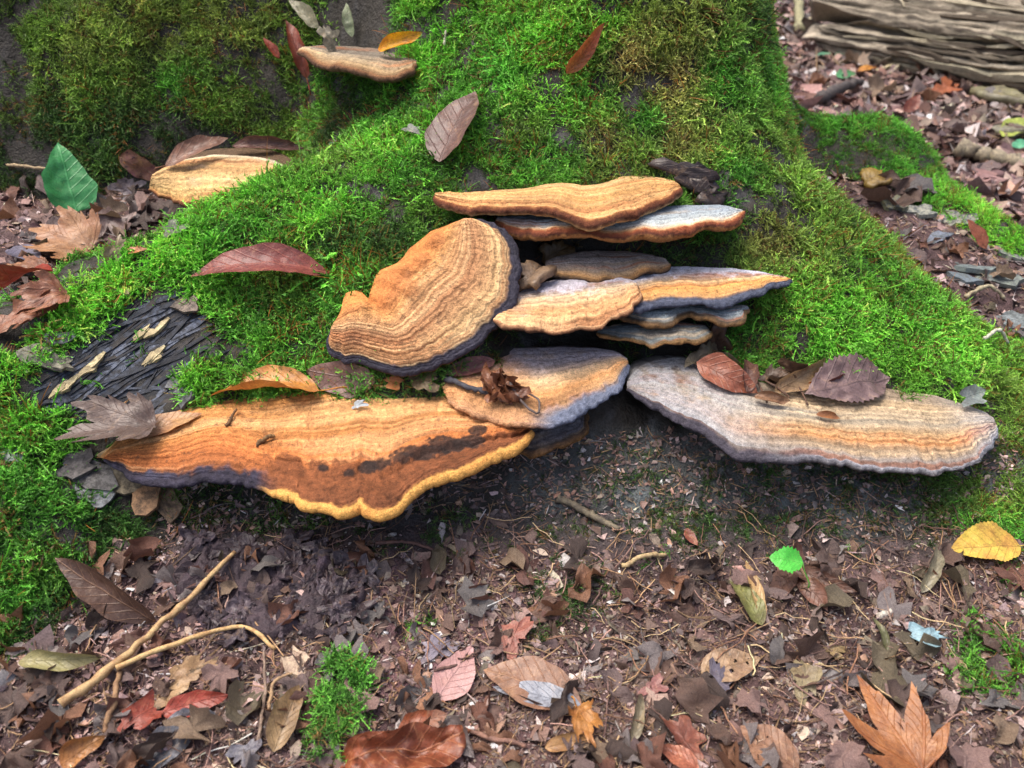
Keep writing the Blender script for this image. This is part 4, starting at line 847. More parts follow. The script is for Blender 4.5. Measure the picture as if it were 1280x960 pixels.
leaf('olive tan torn leaf bit at the left end of the pile on the right bracket', (866, 462), (896, 446), .7, (140, 124, 90), (110, 94, 70), 'oak', (.008, .012), .4, .6, .8, 0, .4, .25, seed=512)
leaf('wide mauve grey leaf with ragged edge on the right bracket', (1002, 500), (1106, 482), .52, (136, 108, 106), (118, 92, 92), 'fine', (.008, .014), .25, .3, .4, 0, .2, .10, peak=.55, serr=.06)
leaf('small orange brown curled scrap in front of the mauve grey leaf', (1018, 521), (1048, 526), .42, (190, 120, 60), (150, 88, 50), 'ovate', (.004, .004), .3, .5, 1.3)
leaf('pale grey folded moth shaped chip beside the right end of the right bracket', (1192, 508), (1222, 496), .6, (164, 176, 168), (110, 118, 116), 'scrap', (.010, .014), .2, .5, .9)
for k, (a, b) in enumerate((((930, 462), (958, 506)), ((986, 478), (1010, 508)), ((950, 486), (985, 500)))):
    twig(('thin brown stalk leaning out of the leaf pile', 'dark short stalk under the tan curled leaf', 'fine twig across the middle of the leaf pile')[k], [(*a, .012), ((a[0] + b[0]) / 2, (a[1] + b[1]) / 2, .008), (*b, .004)], .0012, .0009, (110, 80, 60), (76, 56, 46))
leaf('dark wet bark slab lying against the right end of the topmost shelf', (808, 210), (908, 246), .24, (74, 58, 54), (50, 42, 44), 'scrap', (.014, .012), .5, .2, .3, 0, .3, .15, name='bark_slab', cat='bark', thick=.009, veinamt=0, seed=5)
leaf('dark brown broken bark chunk on the second shelf under the wet bark slab', (858, 250), (904, 244), .7, (80, 62, 56), (54, 44, 42), 'scrap', (.012, .010), .2, .3, .4, 0, .3, .25, name='bark_slab', cat='bark', thick=.016, veinamt=0, seed=6)
leaf('purple grey bark flake beside the dark bark stick', (850, 214), (900, 240), .4, (84, 74, 80), (58, 50, 54), 'scrap', (.012, .012), .2, .4, .6, 0, 0, .2, name='bark_flake', cat='bark')
leaf('brown slab of dead wood beneath the thin grey shelves', (886, 450), (902, 404), .55, (104, 70, 50), (72, 52, 44), 'scrap', (.002, .004), .3, .2, .5, 0, .2, .25, name='dead_wood', cat='wood', thick=.006, stand=.5, veinamt=0, spots=.5, seed=9)
leaf('round tan brown fungus knob seen in the dark gap right of the round fungus', (652, 366), (684, 340), .9, (150, 120, 90), (124, 98, 74), 'scrap', (.010, .012), .2, .8, .6, name='fungus_knob', cat='fungus', thick=.008)
leaf('ochre fungus knob in the dark gap below the second shelf', (676, 332), (712, 310), .9, (120, 92, 52), (104, 80, 48), 'scrap', (.008, .010), .2, .8, .6, name='fungus_knob', cat='fungus', thick=.008)
# --- small left bracket and hollow
leaf('brown curled leaf draped along the back of the small left bracket', (206, 210), (286, 176), .34, (150, 100, 76), (120, 80, 62), 'ovate', (.006, .010), -.4, .7, .8, 0, .2, .1, stem=.15, stand=.8)
leaf('dark purple brown curled leaf on the right back of the small left bracket', (296, 192), (385, 194), .30, (116, 72, 62), (92, 58, 52), 'ovate', (.012, .010), .4, .3, 1.5, 0, .4, .1)
leaf('purple red leaf with a speckled tan half left of the small bracket', (150, 198), (208, 222), .55, (130, 76, 78), (164, 120, 76), 'ovate', (.008, .008), .6, .3, .5, 0, .2, .12, spots=.6)
leaf('bright green pointed leaf standing in the hollow at the left', (97, 268), (76, 184), .66, (56, 158, 80), (70, 176, 92), 'fine', (.012, .020), .25, .3, .35, .05, .1, .06, vein=(96, 190, 116), spots=.02, peak=.30, stand=.8)
twig('pale thin stick behind the bright green leaf', [(10, 209, .006), (50, 210, .008), (92, 216, .006)], .0022, .0016, (170, 150, 116), (136, 116, 88))
leaf('tan orange lobed leaf with ribbed veins in the hollow at the left', (114, 318), (40, 290), .95, (196, 140, 92), (182, 118, 74), 'maple', (.010, .012), .1, .4, .5, .1, .1, .08, vein=(120, 78, 48), seed=5, stem=.1, stand=.6)
leaf('vivid red curved leaf at the left edge', (2, 372), (70, 350), .5, (178, 48, 36), (150, 56, 36), 'ovate', (.010, .012), -.5, .6, .8)
leaf('crumpled rust lobed leaf at the left edge below the red leaf', (88, 372), (8, 404), .8, (176, 112, 78), (140, 78, 54), 'maple', (.010, .008), .2, .5, .7, .1, .3, .16, seed=77)
leaf('rust brown leaf folded over the left edge lowest of the pile', (0, 424), (46, 388), .8, (166, 100, 66), (130, 76, 52), 'oak', (.006, .008), -.2, .6, .7, 0, .3, .16, seed=78)
leaf('broad chestnut leaf lying flat at the left edge over the moss ridge', (70, 400), (14, 418), .6, (160, 98, 66), (126, 74, 50), 'oak', (.012, .010), .2, .5, .6, 0, .2, .15, seed=501)
leaf('faded tan rust leaf curled above the vivid red leaf', (60, 346), (10, 340), .55, (176, 120, 84), (150, 92, 62), 'maple', (.012, .010), .3, .6, .8, 0, .3, .15, seed=502)
leaf('dull orange leaf half hidden under the crumpled rust leaf', (44, 384), (80, 362), .6, (190, 112, 62), (150, 84, 52), 'ovate', (.008, .010), -.2, .4, .7)
leaf('blue grey leaf with dark spots beside the tan ribbed leaf', (20, 312), (52, 334), .5, (126, 122, 146), (96, 92, 112), 'ovate', (.004, .006), 0, .3, .4, spots=.5)
leaf('mauve crumpled leaf right of the tan ribbed leaf', (128, 300), (158, 270), .9, (150, 124, 118), (116, 92, 88), 'oak', (.006, .010), .2, .6, .7, 0, .2, .2, seed=79)
leaf('grey lilac leaf fold under the purple red leaf', (140, 244), (186, 236), .6, (140, 128, 136), (110, 98, 104), 'oak', (.008, .008), .3, .6, .7, 0, .3, .2, seed=80)
leaf('small orange scrap at the foot of the hollow', (162, 320), (188, 316), .5, (214, 132, 76), (196, 110, 60), 'scrap', (.006, .006), 0, .5, .6)
leaf('cream brown leaf scrap in the middle of the hollow', (138, 330), (152, 296), .6, (170, 150, 112), (140, 116, 90), 'oak', (.006, .008), 0, .5, .5, 0, 0, .2, seed=81)
leaf('grey green round leaf scrap near the moss ridge in the hollow', (206, 300), (240, 286), .7, (120, 130, 104), (96, 106, 84), 'scrap', (.006, .008), .2, .5, .4)
leaf('pinkish brown scrap under the small left bracket', (196, 262), (222, 284), .7, (164, 124, 108), (130, 96, 84), 'oak', (.006, .006), 0, .6, .6, 0, 0, .2, seed=82)
# --- on the moss
leaf('large red brown leaf arched on the moss above the black bark', (412, 346), (246, 352), .30, (156, 72, 62), (120, 52, 50), 'fine', (.010, .014), .35, 1.0, .5, .12, .1, .05, vein=(196, 120, 100), stem=.02)
leaf('mauve brown pointed leaf standing upright in the moss near the top', (552, 212), (597, 126), .52, (124, 88, 78), (106, 76, 70), 'fine', (.014, .016), -.25, .2, .4, .1, .2, .05)
leaf('orange red folded leaf with a thin yellow edge high on the moss', (706, 98), (749, 46), .36, (206, 92, 48), (190, 110, 48), 'ovate', (.010, .026), .6, .5, 1.2, 0, .3, .05)
leaf('red brown hooked leaf left of the flat top bracket', (388, 102), (366, 36), .36, (160, 72, 48), (136, 62, 46), 'ovate', (.010, .020), .4, .7, 1.4, 0, 1.0, .1, stem=.3)
leaf('tiny red leaf hanging in the moss beside the hooked leaf', (352, 78), (332, 52), .4, (184, 74, 46), (150, 60, 42), 'ovate', (.012, .012), .3, .3, .7)
leaf('bright yellow curled leaf on the flat top bracket', (474, 68), (530, 50), .42, (230, 176, 36), (204, 120, 30), 'ovate', (.008, .012), .7, 1.2, 1.5, 0, .8, .08)
leaf('pale olive leaf leaning on the bare bark at the top', (402, 40), (366, 4), .34, (154, 150, 112), (120, 118, 88), 'ovate', (.010, .010), .2, .4, .6)
leaf('green grey narrow leaf upright against the bare bark at the top', (446, 52), (440, 10), .34, (140, 158, 110), (112, 126, 90), 'ovate', (.010, .012), .3, .3, .7)
leaf('grey olive crumpled leaf behind the flat top bracket', (420, 62), (404, 36), .9, (136, 130, 104), (110, 104, 84), 'oak', (.010, .014), .2, .5, .6, 0, 0, .15, seed=83)
leaf('pale grey scrap on the moss near the upright mauve leaf', (505, 168), (530, 176), .4, (140, 144, 136), (110, 112, 108), 'scrap', (.010, .010))
leaf('blue white lichen scrap on the bare patch left of centre', (414, 180), (430, 188), .7, (176, 190, 206), (140, 150, 166), 'scrap', (.008, .008), 0, .5, .4, 0, 0, .2)
leaf('mottled yellow moss covered chunk between the two right roots', (1078, 238), (1112, 226), .9, (176, 140, 44), (140, 110, 48), 'scrap', (.008, .010), 0, .8, .7, 0, 0, .25, name='bark_chunk', cat='bark', thick=.006)
leaf('rust leaf standing up in the gully between the two right roots', (1232, 312), (1208, 276), .42, (176, 92, 60), (146, 76, 52), 'ovate', (.006, .008), .3, .3, .6, stand=.9)
# --- foreground leaves on the soil
leaf('long dark brown curled leaf leaning on the moss at the lower left', (196, 778), (74, 704), .36, (110, 78, 62), (86, 60, 50), 'fine', (.004, .016), -.5, .35, 1.1, .05, .6, .06, vein=(170, 130, 100))
leaf('pale olive twisted leaf at the lower left edge', (30, 830), (138, 826), .34, (168, 160, 100), (140, 130, 84), 'fine', (.008, .010), .5, .5, 1.5, 0, 1.6, .05, spots=.08, veinamt=.3)
leaf('red orange crumpled leaf left half under the forked twig', (150, 916), (206, 880), .7, (184, 74, 50), (150, 58, 42), 'oak', (.006, .010), .2, .6, .7, 0, .3, .16, seed=84)
leaf('red orange crumpled leaf right half below the forked twig', (206, 896), (290, 874), .42, (190, 72, 54), (156, 60, 44), 'ovate', (.008, .010), .4, .4, .9, 0, .5, .14)
leaf('spotted tan leaf under the right arm of the forked twig', (198, 872), (272, 826), .5, (186, 146, 94), (160, 112, 72), 'oak', (.006, .008), .2, .4, .4, 0, 0, .12, seed=85, spots=.6)
leaf('orange brown curled leaf at the bottom left corner', (78, 958), (140, 926), .6, (196, 128, 62), (160, 92, 48), 'ovate', (.006, .012), .4, .7, 1.1, 0, .3, .12)
leaf('blue grey wet leaf at the bottom left beside the curled orange leaf', (180, 960), (244, 918), .8, (110, 114, 126), (84, 86, 96), 'ovate', (.004, .006), 0, .3, .4, 0, 0, .12)
leaf('slate grey leaf overlapping the wet blue grey one', (205, 915), (280, 900), .5, (116, 120, 132), (90, 92, 102), 'ovate', (.004, .006), .2, .4, .6, 0, 0, .14)
leaf('grey lilac leaf by the bottom edge left of the moss clump', (290, 960), (330, 930), .7, (130, 132, 146), (104, 100, 112), 'oak', (.004, .006), 0, .5, .5, 0, 0, .14, seed=86)
leaf('tan folded leaf standing beside the green moss clump', (342, 944), (376, 868), .44, (170, 136, 88), (140, 106, 66), 'ovate', (.004, .012), .3, .4, .6, .25, .2, .08)
leaf('large glossy orange leaf with a green tip at the bottom edge', (416, 966), (588, 918), .38, (170, 84, 46), (128, 62, 40), 'fine', (.008, .012), .35, .7, 1.1, .15, .7, .3, vein=(206, 140, 96), spots=.5)
leaf('grey orange folded leaf at the right of the large glossy orange leaf', (500, 925), (562, 902), .6, (150, 108, 84), (176, 84, 46), 'ovate', (.012, .016), .3, .4, .9, 0, .2, .12)
leaf('grey mauve curled leaf end right of the large glossy orange leaf', (560, 900), (594, 950), .5, (128, 116, 116), (100, 88, 86), 'ovate', (.010, .006), .3, .5, 1.0)
leaf('two toned leaf, half tan brown and half silver blue, at bottom centre', (728, 884), (606, 842), .50, (168, 120, 88), (152, 104, 78), 'fine', (.006, .010), .15, .25, .35, 0, 0, .04, vein=(196, 150, 116), stem=.02, peak=.45)
leaf('silver blue underside flap of the two toned leaf', (726, 888), (616, 866), .30, (158, 164, 178), (140, 146, 160), 'ovate', (.009, .010), .1, .25, .3)
leaf('orange ochre shrivelled leaf below the two toned leaf', (716, 890), (744, 946), .7, (206, 138, 60), (176, 104, 46), 'maple', (.010, .008), .3, 1.0, 1.4, 0, .8, .25, seed=87, stem=.2)
leaf('tan curled strip below the orange ochre leaf', (680, 940), (740, 926), .4, (190, 140, 80), (156, 104, 62), 'ovate', (.005, .006), .4, .5, 1.2)
leaf('pale pink leaf with a tan end right of the mauve litter mat', (545, 880), (590, 812), .55, (214, 160, 158), (196, 140, 132), 'ovate', (.004, .006), .1, .2, .3, 0, 0, .06, spots=.08)
leaf('orange tan broken leaf under the pale pink leaf', (526, 884), (570, 862), .7, (196, 136, 92), (176, 110, 72), 'oak', (.004, .005), 0, .2, .3, 0, 0, .08, seed=88)
leaf('grey violet spotted leaf beside the pale pink leaf', (530, 832), (572, 796), .7, (148, 140, 158), (124, 112, 130), 'oak', (.003, .004), 0, .2, .3, 0, 0, .1, seed=89, spots=.5)
leaf('salmon red leaf left of the dark moss film', (634, 822), (650, 776), .8, (190, 116, 96), (164, 92, 76), 'oak', (.004, .006), 0, .3, .4, 0, 0, .14, seed=90)
leaf('terracotta lobed leaf at the bottom edge right of centre', (874, 958), (838, 902), .8, (156, 84, 60), (128, 66, 50), 'oak', (.004, .006), .1, .4, .5, 0, .1, .16, seed=91)
leaf('salmon orange smooth leaf tip at the bottom edge', (872, 966), (816, 932), .42, (196, 110, 76), (176, 92, 62), 'ovate', (.006, .007), .2, .3, .4, .1)
leaf('light brown flat leaf with small holes at the bottom edge', (996, 968), (924, 912), .70, (176, 124, 88), (150, 104, 76), 'fine', (.006, .008), .1, .3, .3, 0, 0, .06, holes=((.35, .1, .02), (.6, -.15, .02)), vein=(120, 80, 60))
leaf('large orange lobed leaf with five points at the lower right', (1150, 972), (1070, 858), 1.05, (190, 116, 54), (154, 86, 40), 'slim', (.010, .016), .05, .45, .5, .1, .05, .05, vein=(150, 84, 40), seed=3, spots=.12, stem=.15)
leaf('yellow leaf with brown edges and a stalk at the right edge', (1270, 690), (1184, 694), .58, (206, 180, 76), (196, 140, 70), 'fine', (.010, .010), -.2, .3, .3, .1, 0, .05, serr=.03, vein=(140, 96, 56), stem=.12, spots=.18)
leaf('grey olive curved leaf standing beside the yellow leaf', (1150, 744), (1168, 684), .30, (146, 138, 108), (110, 102, 80), 'ovate', (.006, .010), .5, .9, 1.4, 0, .4, .08)
leaf('olive green curled leaf right of centre on the litter', (952, 786), (912, 732), .50, (140, 146, 70), (120, 116, 62), 'ovate', (.006, .010), .3, .5, .9, 0, .4, .1)
leaf('tan dry leaf blade upright beside the olive green curled leaf', (954, 782), (930, 706), .22, (206, 164, 100), (176, 132, 80), 'ovate', (.006, .012), .2, .3, .9)
leaf('small olive curled leaf beside the white stick', (1106, 818), (1086, 776), .34, (124, 128, 74), (96, 96, 60), 'ovate', (.004, .008), .4, .7, 1.3, 0, .5)
leaf('pale blue green crinkled lichen piece on the lower right soil', (1130, 796), (1180, 802), .62, (160, 196, 206), (136, 168, 180), 'oak', (.006, .008), .1, .5, .6, 0, .1, .25, name='lichen', cat='lichen', seed=92, spots=.2)
leaf('reddish brown small leaf below the right bracket shadow', (858, 664), (872, 688), .5, (164, 84, 62), (130, 66, 52), 'ovate', (.004, .006), .2, .3, .4)
leaf('brown drooping leaf cluster, upper blade, behind the green sprout', (985, 712), (1070, 745), .3, (124, 84, 66), (96, 66, 56), 'ovate', (.006, .008), .4, .5, 1.1, 0, .4, .14)
leaf('brown drooping leaf cluster, lower blade, under the green sprout', (1000, 726), (1036, 768), .5, (140, 90, 68), (110, 72, 58), 'ovate', (.006, .006), .3, .5, .8, 0, .2, .14)
leaf('brown drooping leaf cluster, left blade, left of the green sprout', (990, 715), (970, 760), .5, (116, 82, 70), (92, 66, 60), 'ovate', (.004, .005), .3, .5, .8, 0, .2, .16)
leaf('lacy tan skeleton leaf at lower centre right', (876, 846), (950, 826), .6, (190, 156, 116), (160, 122, 90), 'fine', (.004, .005), 0, .2, .3, 0, 0, .1, holes=((.3, .15, .03), (.45, -.15, .035), (.6, .1, .03), (.75, -.05, .025), (.2, -.1, .02)))
leaf('grey violet leaf fragment right of lower centre', (880, 880), (910, 836), .6, (128, 122, 140), (100, 92, 108), 'oak', (.004, .005), 0, .3, .4, 0, 0, .14, seed=93)
leaf('pink red leaf fragment at lower centre', (802, 868), (832, 856), .8, (180, 116, 108), (150, 90, 84), 'oak', (.004, .005), 0, .3, .4, 0, 0, .14, seed=94)
leaf('grey olive leaf curl upright near bottom centre', (790, 930), (800, 870), .3, (140, 128, 96), (110, 98, 74), 'ovate', (.004, .008), .3, .4, 1.2, 0, .4)
leaf('pale olive flat leaf left of the large orange lobed leaf', (1010, 882), (1000, 826), .6, (168, 152, 108), (140, 120, 84), 'oak', (.004, .006), 0, .3, .4, 0, 0, .12, seed=95)
leaf('yellowish spotted leaf above the pale olive flat leaf', (1026, 812), (1058, 826), .7, (176, 148, 96), (150, 120, 84), 'oak', (.004, .005), 0, .3, .4, 0, 0, .16, seed=96, spots=.5)
# green sprout: stem and toothed leaf
sp, _ = hit(1008, 742); st_ = empty('sprout', tuple(sp), 'tiny bright green seedling leaf on a thin upright stem', 'seedling')
top = np.array([-.006, .012, .030]); link('stem', tubemesh([(0, 0, 0), (.001, .002, .012), tuple(top * .8), tuple(top)], [.0009, .0008, .0007, .0006], 5), mat_twig((110, 170, 70), (90, 140, 60)), st_)
V2, F2, UV2 = outline_ovate(18, 8, .45, .75, .09)
lo = link('leaf_blade', mesh_np('leaf_blade', bend_leaf(V2, .032, .025, .4, .3, .1, 0, .001, np.random.default_rng(2)), F2, uv=UV2), mat_leaf((64, 176, 60), (84, 190, 70), (120, 206, 100), spots=.05), st_)
tp_ = sp + Vector(tuple(top)); lo.matrix_local = Matrix.Translation(-sp) @ frame(tp_, tp_ + Vector((-1, .1, .12)), (Vector(CAM) - tp_).normalized() + Vector((0, 0, .5)))
# twigs on the soil
o = twig('long pale forked twig leaning across the lower left, with a knobbly fork', [(78, 888, .008), (152, 842, .016), (225, 765, .016), (302, 694, .014)], .0040, .0022, (186, 158, 112), (150, 116, 80))
twig(None, [(150, 846, .015), (230, 816, .012), (300, 793, .012), (350, 814, .006)], .0026, .0017, (206, 176, 122), (166, 130, 86), name='twig_branch', parent=o)
twig(None, [(153, 846, .012), (142, 882, .010), (128, 918, .006)], .0024, .0026, (150, 118, 84), (120, 90, 66), name='twig_branch', parent=o)
for lab, pts, r0, r1, c1, c2 in (
        ('grey broken twig on the dark soil under the gap between the brackets', [(694, 622), (720, 636), (746, 652), (772, 664)], .0042, .003, (120, 110, 90), (90, 82, 70)),
        ('pale thin broken twig on the soil right of centre', [(780, 711), (806, 702), (832, 690)], .0026, .002, (186, 164, 120), (150, 126, 92)),
        ('short white stick on the lower right soil', [(1098, 772), (1112, 770), (1126, 768)], .0030, .0024, (206, 200, 186), (180, 172, 160)),
        ('thin curved brown stem below the yellow lipped bracket', [(470, 686), (510, 682), (545, 690)], .0018, .0014, (110, 80, 70), (86, 62, 56)),
        ('thin dark stem lying across the pale pink leaf', [(544, 846, .008), (572, 832, .008), (600, 812, .004)], .0014, .0012, (96, 70, 62), (76, 56, 50)),
        ('pair of long thin brown stems near the bottom edge', [(580, 914), (620, 922), (664, 938)], .0022, .0018, (140, 104, 88), (104, 76, 66)),
        ('thin straw coloured stem near the bottom edge centre', [(742, 928), (752, 945), (760, 965)], .0026, .0020, (206, 176, 116), (170, 136, 90)),
        ('thin tan stem leaning beside the moss clump', [(336, 900, .012), (356, 872, .02), (374, 850, .02)], .0016, .0012, (170, 140, 104), (130, 104, 80)),
        ('thin grey stem at the left of the moss clump', [(326, 930, .006), (330, 880, .008), (336, 820, .006)], .0014, .0012, (140, 120, 104), (110, 92, 80)),
        ('dark stick on the forest floor behind the right side of the trunk', [(1022, 134, .02), (1048, 124, .03), (1074, 112, .02)], .016, .010, (78, 70, 66), (52, 48, 48)),
        ('weathered grey branch lying on the floor at the far right', [(1190, 196, .02), (1230, 206, .02), (1290, 222, .02)], .018, .014, (150, 140, 116), (110, 100, 86)),
        ('thin pale vine hanging over the fallen log', [(1146, 40, .03), (1144, 64, .03), (1128, 82, .02), (1112, 96, .01)], .005, .004, (176, 166, 140), (140, 130, 110)),
        ('pale straight twig at the foot of the fallen log', [(1094, 94, .01), (1120, 86, .015), (1148, 82, .015)], .006, .004, (190, 178, 140), (150, 138, 110)),
        ('long pale branch on the far forest floor at the top', [(1010, 34, .02), (1032, 20, .03), (1050, 4, .03)], .012, .009, (170, 160, 130), (136, 126, 104)),
        ('upright mossy dead stalk on the far floor beside the trunk', [(1000, 40, .01), (994, 20, .06), (984, 2, .10)], .018, .014, (150, 146, 110), (116, 112, 86)),
        ('pale hooked root in the gully at the right edge', [(1206, 376, .006), (1226, 366, .014), (1256, 376, .006)], .003, .002, (170, 160, 130), (130, 120, 100)),
        ('pale twig on the moss above the right end of the right bracket', [(1216, 430, .014), (1236, 428, .016), (1254, 438, .012)], .0022, .0018, (196, 196, 176), (160, 160, 140)),
        ('short pale straw on the moss high left of centre', [(562, 66, .016), (570, 50, .018)], .0016, .0012, (206, 206, 176), (180, 180, 150))):
    twig(lab, pts, r0, r1, c1, c2)
# pale wood chip by the moss clump and grey bark pieces
def plate(label, pts_c, size, c1, c2, thick=.006, name='bark_piece', cat='bark', rot=0.0, group=None, parent=None, tilt=0.0, asp=.6):
    p, n = hit(*pts_c); r = np.random.default_rng(hash_str(str(pts_c) + str(size)))
    V2, F2, UV2 = outline_scrap(r, 14, 3, .35); V3 = bend_leaf(V2, size, size * asp, r.uniform(-.3, .5), r.uniform(-.3, .5), 0, r.uniform(-.3, .3), size * .05, r)
    V3[:, 0] -= size / 2
    m = mesh_np(name, V3, F2, uv=UV2)
    o = link(name, m, mat_twig(c1, c2), parent)
    n = (n + Vector((0, -.1, .5))).normalized(); x = Vector((math.cos(rot), math.sin(rot), 0)); M = frame(p + n * (thick * .8), p + n * (thick * .8) + (x - n * x.dot(n)), n, tilt)
    if parent: M = Matrix.Translation(-parent.location) @ M
    o.matrix_local = M
    md = o.modifiers.new('thickness', 'SOLIDIFY'); md.thickness = thick * .8; md.offset = -1; m.shade_flat()
    return o if parent else tag(o, label, cat, group)
plate('cream grey wood chip at the upper left of the green moss clump', (372, 832), .035, (190, 170, 146), (150, 128, 112), .006, rot=-.9, name='wood_chip', cat='wood')
for k, (x, y, s, rt, lab) in enumerate(((1150, 268, .05, -.2, 'pale grey wood chip at the top of the right gully'), (1190, 276, .06, -.1, 'long grey wood chip in the right gully beside the rust leaf'), (1172, 300, .04, .2, 'blue grey wood chip lying flat in the right gully'), (1215, 338, .06, -.5, 'grey bark slab in the middle of the right gully'), (1244, 350, .07, -.4, 'broad grey bark slab under the back root at the right edge'), (1262, 322, .05, -.3, 'greenish grey bark slab at the right edge of the gully'), (1268, 404, .05, -.4, 'grey bark slab lowest in the right gully'), (1204, 350, .04, -.6, 'small slate coloured bark piece in the right gully'), (1118, 258, .04, .2, 'lichen covered bark piece beside the yellow chunk'))):
    plate(lab, (x, y), s, ((150, 150, 136), (160, 158, 144), (116, 124, 140), (112, 124, 122), (118, 126, 118), (130, 136, 122), (120, 128, 130), (100, 112, 122), (150, 146, 110))[k], (84, 90, 90), .008, rot=rt, tilt=.15 * (-1) ** k)
# dark rotten bark mat at lower left of centre: crumpled sheets
LM = [(440, 640, 'the yellow lipped bracket'), (190, 790, 'the forked twig'), (430, 870, 'the green moss clump'), (670, 860, 'the two toned leaf'), (570, 835, 'the pale pink leaf'), (500, 935, 'the large glossy orange leaf'), (1100, 915, 'the large orange lobed leaf'), (1230, 690, 'the yellow leaf'), (990, 695, 'the green sprout'), (930, 750, 'the olive green curled leaf'), (1155, 797, 'the pale blue lichen'), (1112, 770, 'the white stick'), (960, 935, 'the holed brown leaf'), (845, 945, 'the terracotta leaf'), (912, 836, 'the lacy skeleton leaf'), (732, 640, 'the grey broken twig'), (806, 702, 'the pale broken twig'), (690, 760, 'the dark moss film'), (220, 895, 'the red orange leaves'), (135, 740, 'the long dark curled leaf'), (85, 830, 'the olive twisted leaf'), (340, 740, 'the dark purple bark'), (640, 800, 'the salmon red leaf'), (730, 915, 'the ochre shrivelled leaf'), (1235, 820, 'the right moss patch'), (1160, 710, 'the grey curved leaf'), (1010, 850, 'the pale olive flat leaf'), (360, 905, 'the tan folded leaf'), (1030, 740, 'the drooping brown leaves'),
      (95, 230, 'the bright green leaf'), (75, 300, 'the tan ribbed leaf'), (35, 360, 'the vivid red leaf'), (40, 395, 'the crumpled rust leaf'), (180, 215, 'the purple red leaf'), (270, 225, 'the small left bracket'), (330, 330, 'the red brown arched leaf'), (150, 430, 'the black bark patch'),
      (1220, 295, 'the rust gully leaf'), (1095, 230, 'the yellow mossy chunk'), (1160, 275, 'the grey wood chips'), (1240, 350, 'the grey bark slab'), (1230, 375, 'the hooked root'),
      (1048, 122, 'the dark far stick'), (1180, 60, 'the fallen log'), (1063, 47, 'the orange far leaf'), (1055, 100, 'the green far leaf'), (1140, 130, 'the brick red leaf'), (1180, 118, 'the orange brown far leaf'), (1240, 205, 'the weathered grey branch'), (1250, 128, 'the rotten slab'), (1266, 168, 'the yellow green leaf'), (1030, 20, 'the long pale branch'), (1130, 175, 'the back root')]
USED = set()
def place_label(head, px, py):
    o_ = sorted(LM, key=lambda q: (q[0] - px) ** 2 + (q[1] - py) ** 2)
    def rel(q):
        dx, dy = px - q[0], py - q[1]; r_ = math.hypot(dx, dy); near_ = 'just ' if r_ < 45 else ('' if r_ < 85 else 'well ')
        s_ = {0: 'right of', 1: 'below', 2: 'left of', 3: 'above'}[int(((math.atan2(dy, dx) + math.pi / 4) % (2 * math.pi)) // (math.pi / 2))]
        return near_ + s_
    for q in o_[:3]:
        t = head + ' ' + rel(q) + ' ' + q[2]
        if t not in USED: break
    else:
        t = head + ' between ' + o_[0][2] + ' and ' + o_[1][2]
    USED.add(t); return t
br_ = np.random.default_rng(44)
cx_ = np.array([tuple(hit(x, y, True)[0]) for x, y in ((258, 705), (300, 705), (350, 712), (400, 718), (430, 738), (390, 765), (340, 775), (290, 760), (255, 740), (320, 740), (370, 742))])
mx_, my_ = np.meshgrid(np.linspace(cx_[:, 0].min() - .04, cx_[:, 0].max() + .04, 120), np.linspace(cx_[:, 1].min() - .04, cx_[:, 1].max() + .04, 80))
MP = np.stack([mx_, my_, 0 * mx_], -1); dd_ = np.sqrt(((MP[:, :, None, :2] - cx_[None, None, :, :2]) ** 2).sum(-1)).min(-1)
ed_ = 1 - sstep(.020, .034, dd_ + .014 * fbm(MP * 45, 3, 111)); rg1 = 1 - np.abs(fbm(MP * np.array([52, 20, 1]) + 3, 3, 112)) * 2.4; rg2 = 1 - np.abs(fbm(MP * 55, 3, 113)) * 2.2
MZ = G(mx_, my_) - .012 + ed_ * (.0135 + .0055 * np.clip(rg1, -1, 1) + .0045 * np.clip(rg2, -1, 1)) + .0018 * vnoise(MP * 260, 114)
mF = grid_faces(80, 120); mF = mF[(ed_.ravel()[mF] > .02).all(1)]
mV = np.stack([mx_, my_, MZ], -1).reshape(-1, 3); us_ = np.unique(mF); rp_ = np.zeros(len(mV), int); rp_[us_] = np.arange(len(us_))
mc_ = lin((66, 54, 60)) * (1 + .6 * fbm(mV * 60, 4, 115)[:, None]) + sstep(.15, .5, fbm(mV * 30, 3, 116))[:, None] * lin((78, 66, 80)) * .6
tag(link('rotten_bark', mesh_np('rotten_bark', mV[us_], rp_[mF], np.clip(mc_[us_], .01, .4)), M_BARK), 'crumpled dark purple sheet of rotten bark on the soil above the forked twig', 'bark')
for k in range(34):
    x, y = br_.uniform(235, 445), br_.uniform(685, 790); a_ = br_.uniform(0, 6.28); l_ = br_.uniform(22, 48)
    o = leaf(place_label(('dark plum', 'violet grey', 'blackish purple')[k % 3] + ' rotten bark sheet crumpled', x, y), (x, y), (x + l_ * math.cos(a_), y + l_ * .7 * math.sin(a_)), br_.uniform(.7, 1.3), ((74, 60, 66), (92, 78, 86), (60, 50, 56))[k % 3], ((104, 90, 100), (66, 54, 60), (92, 80, 88))[k % 3], 'oak', (.003 + .001 * (k % 6), .005 + .001 * (k % 5)), .15 * (k % 3 - 1), .3, .5, 0, .3, .30, name='bark_sheet', cat='bark', group='dark rotten bark sheets in the litter', seed=300 + k, thick=.002, veinamt=0, spots=.6)
    o.data.shade_flat()
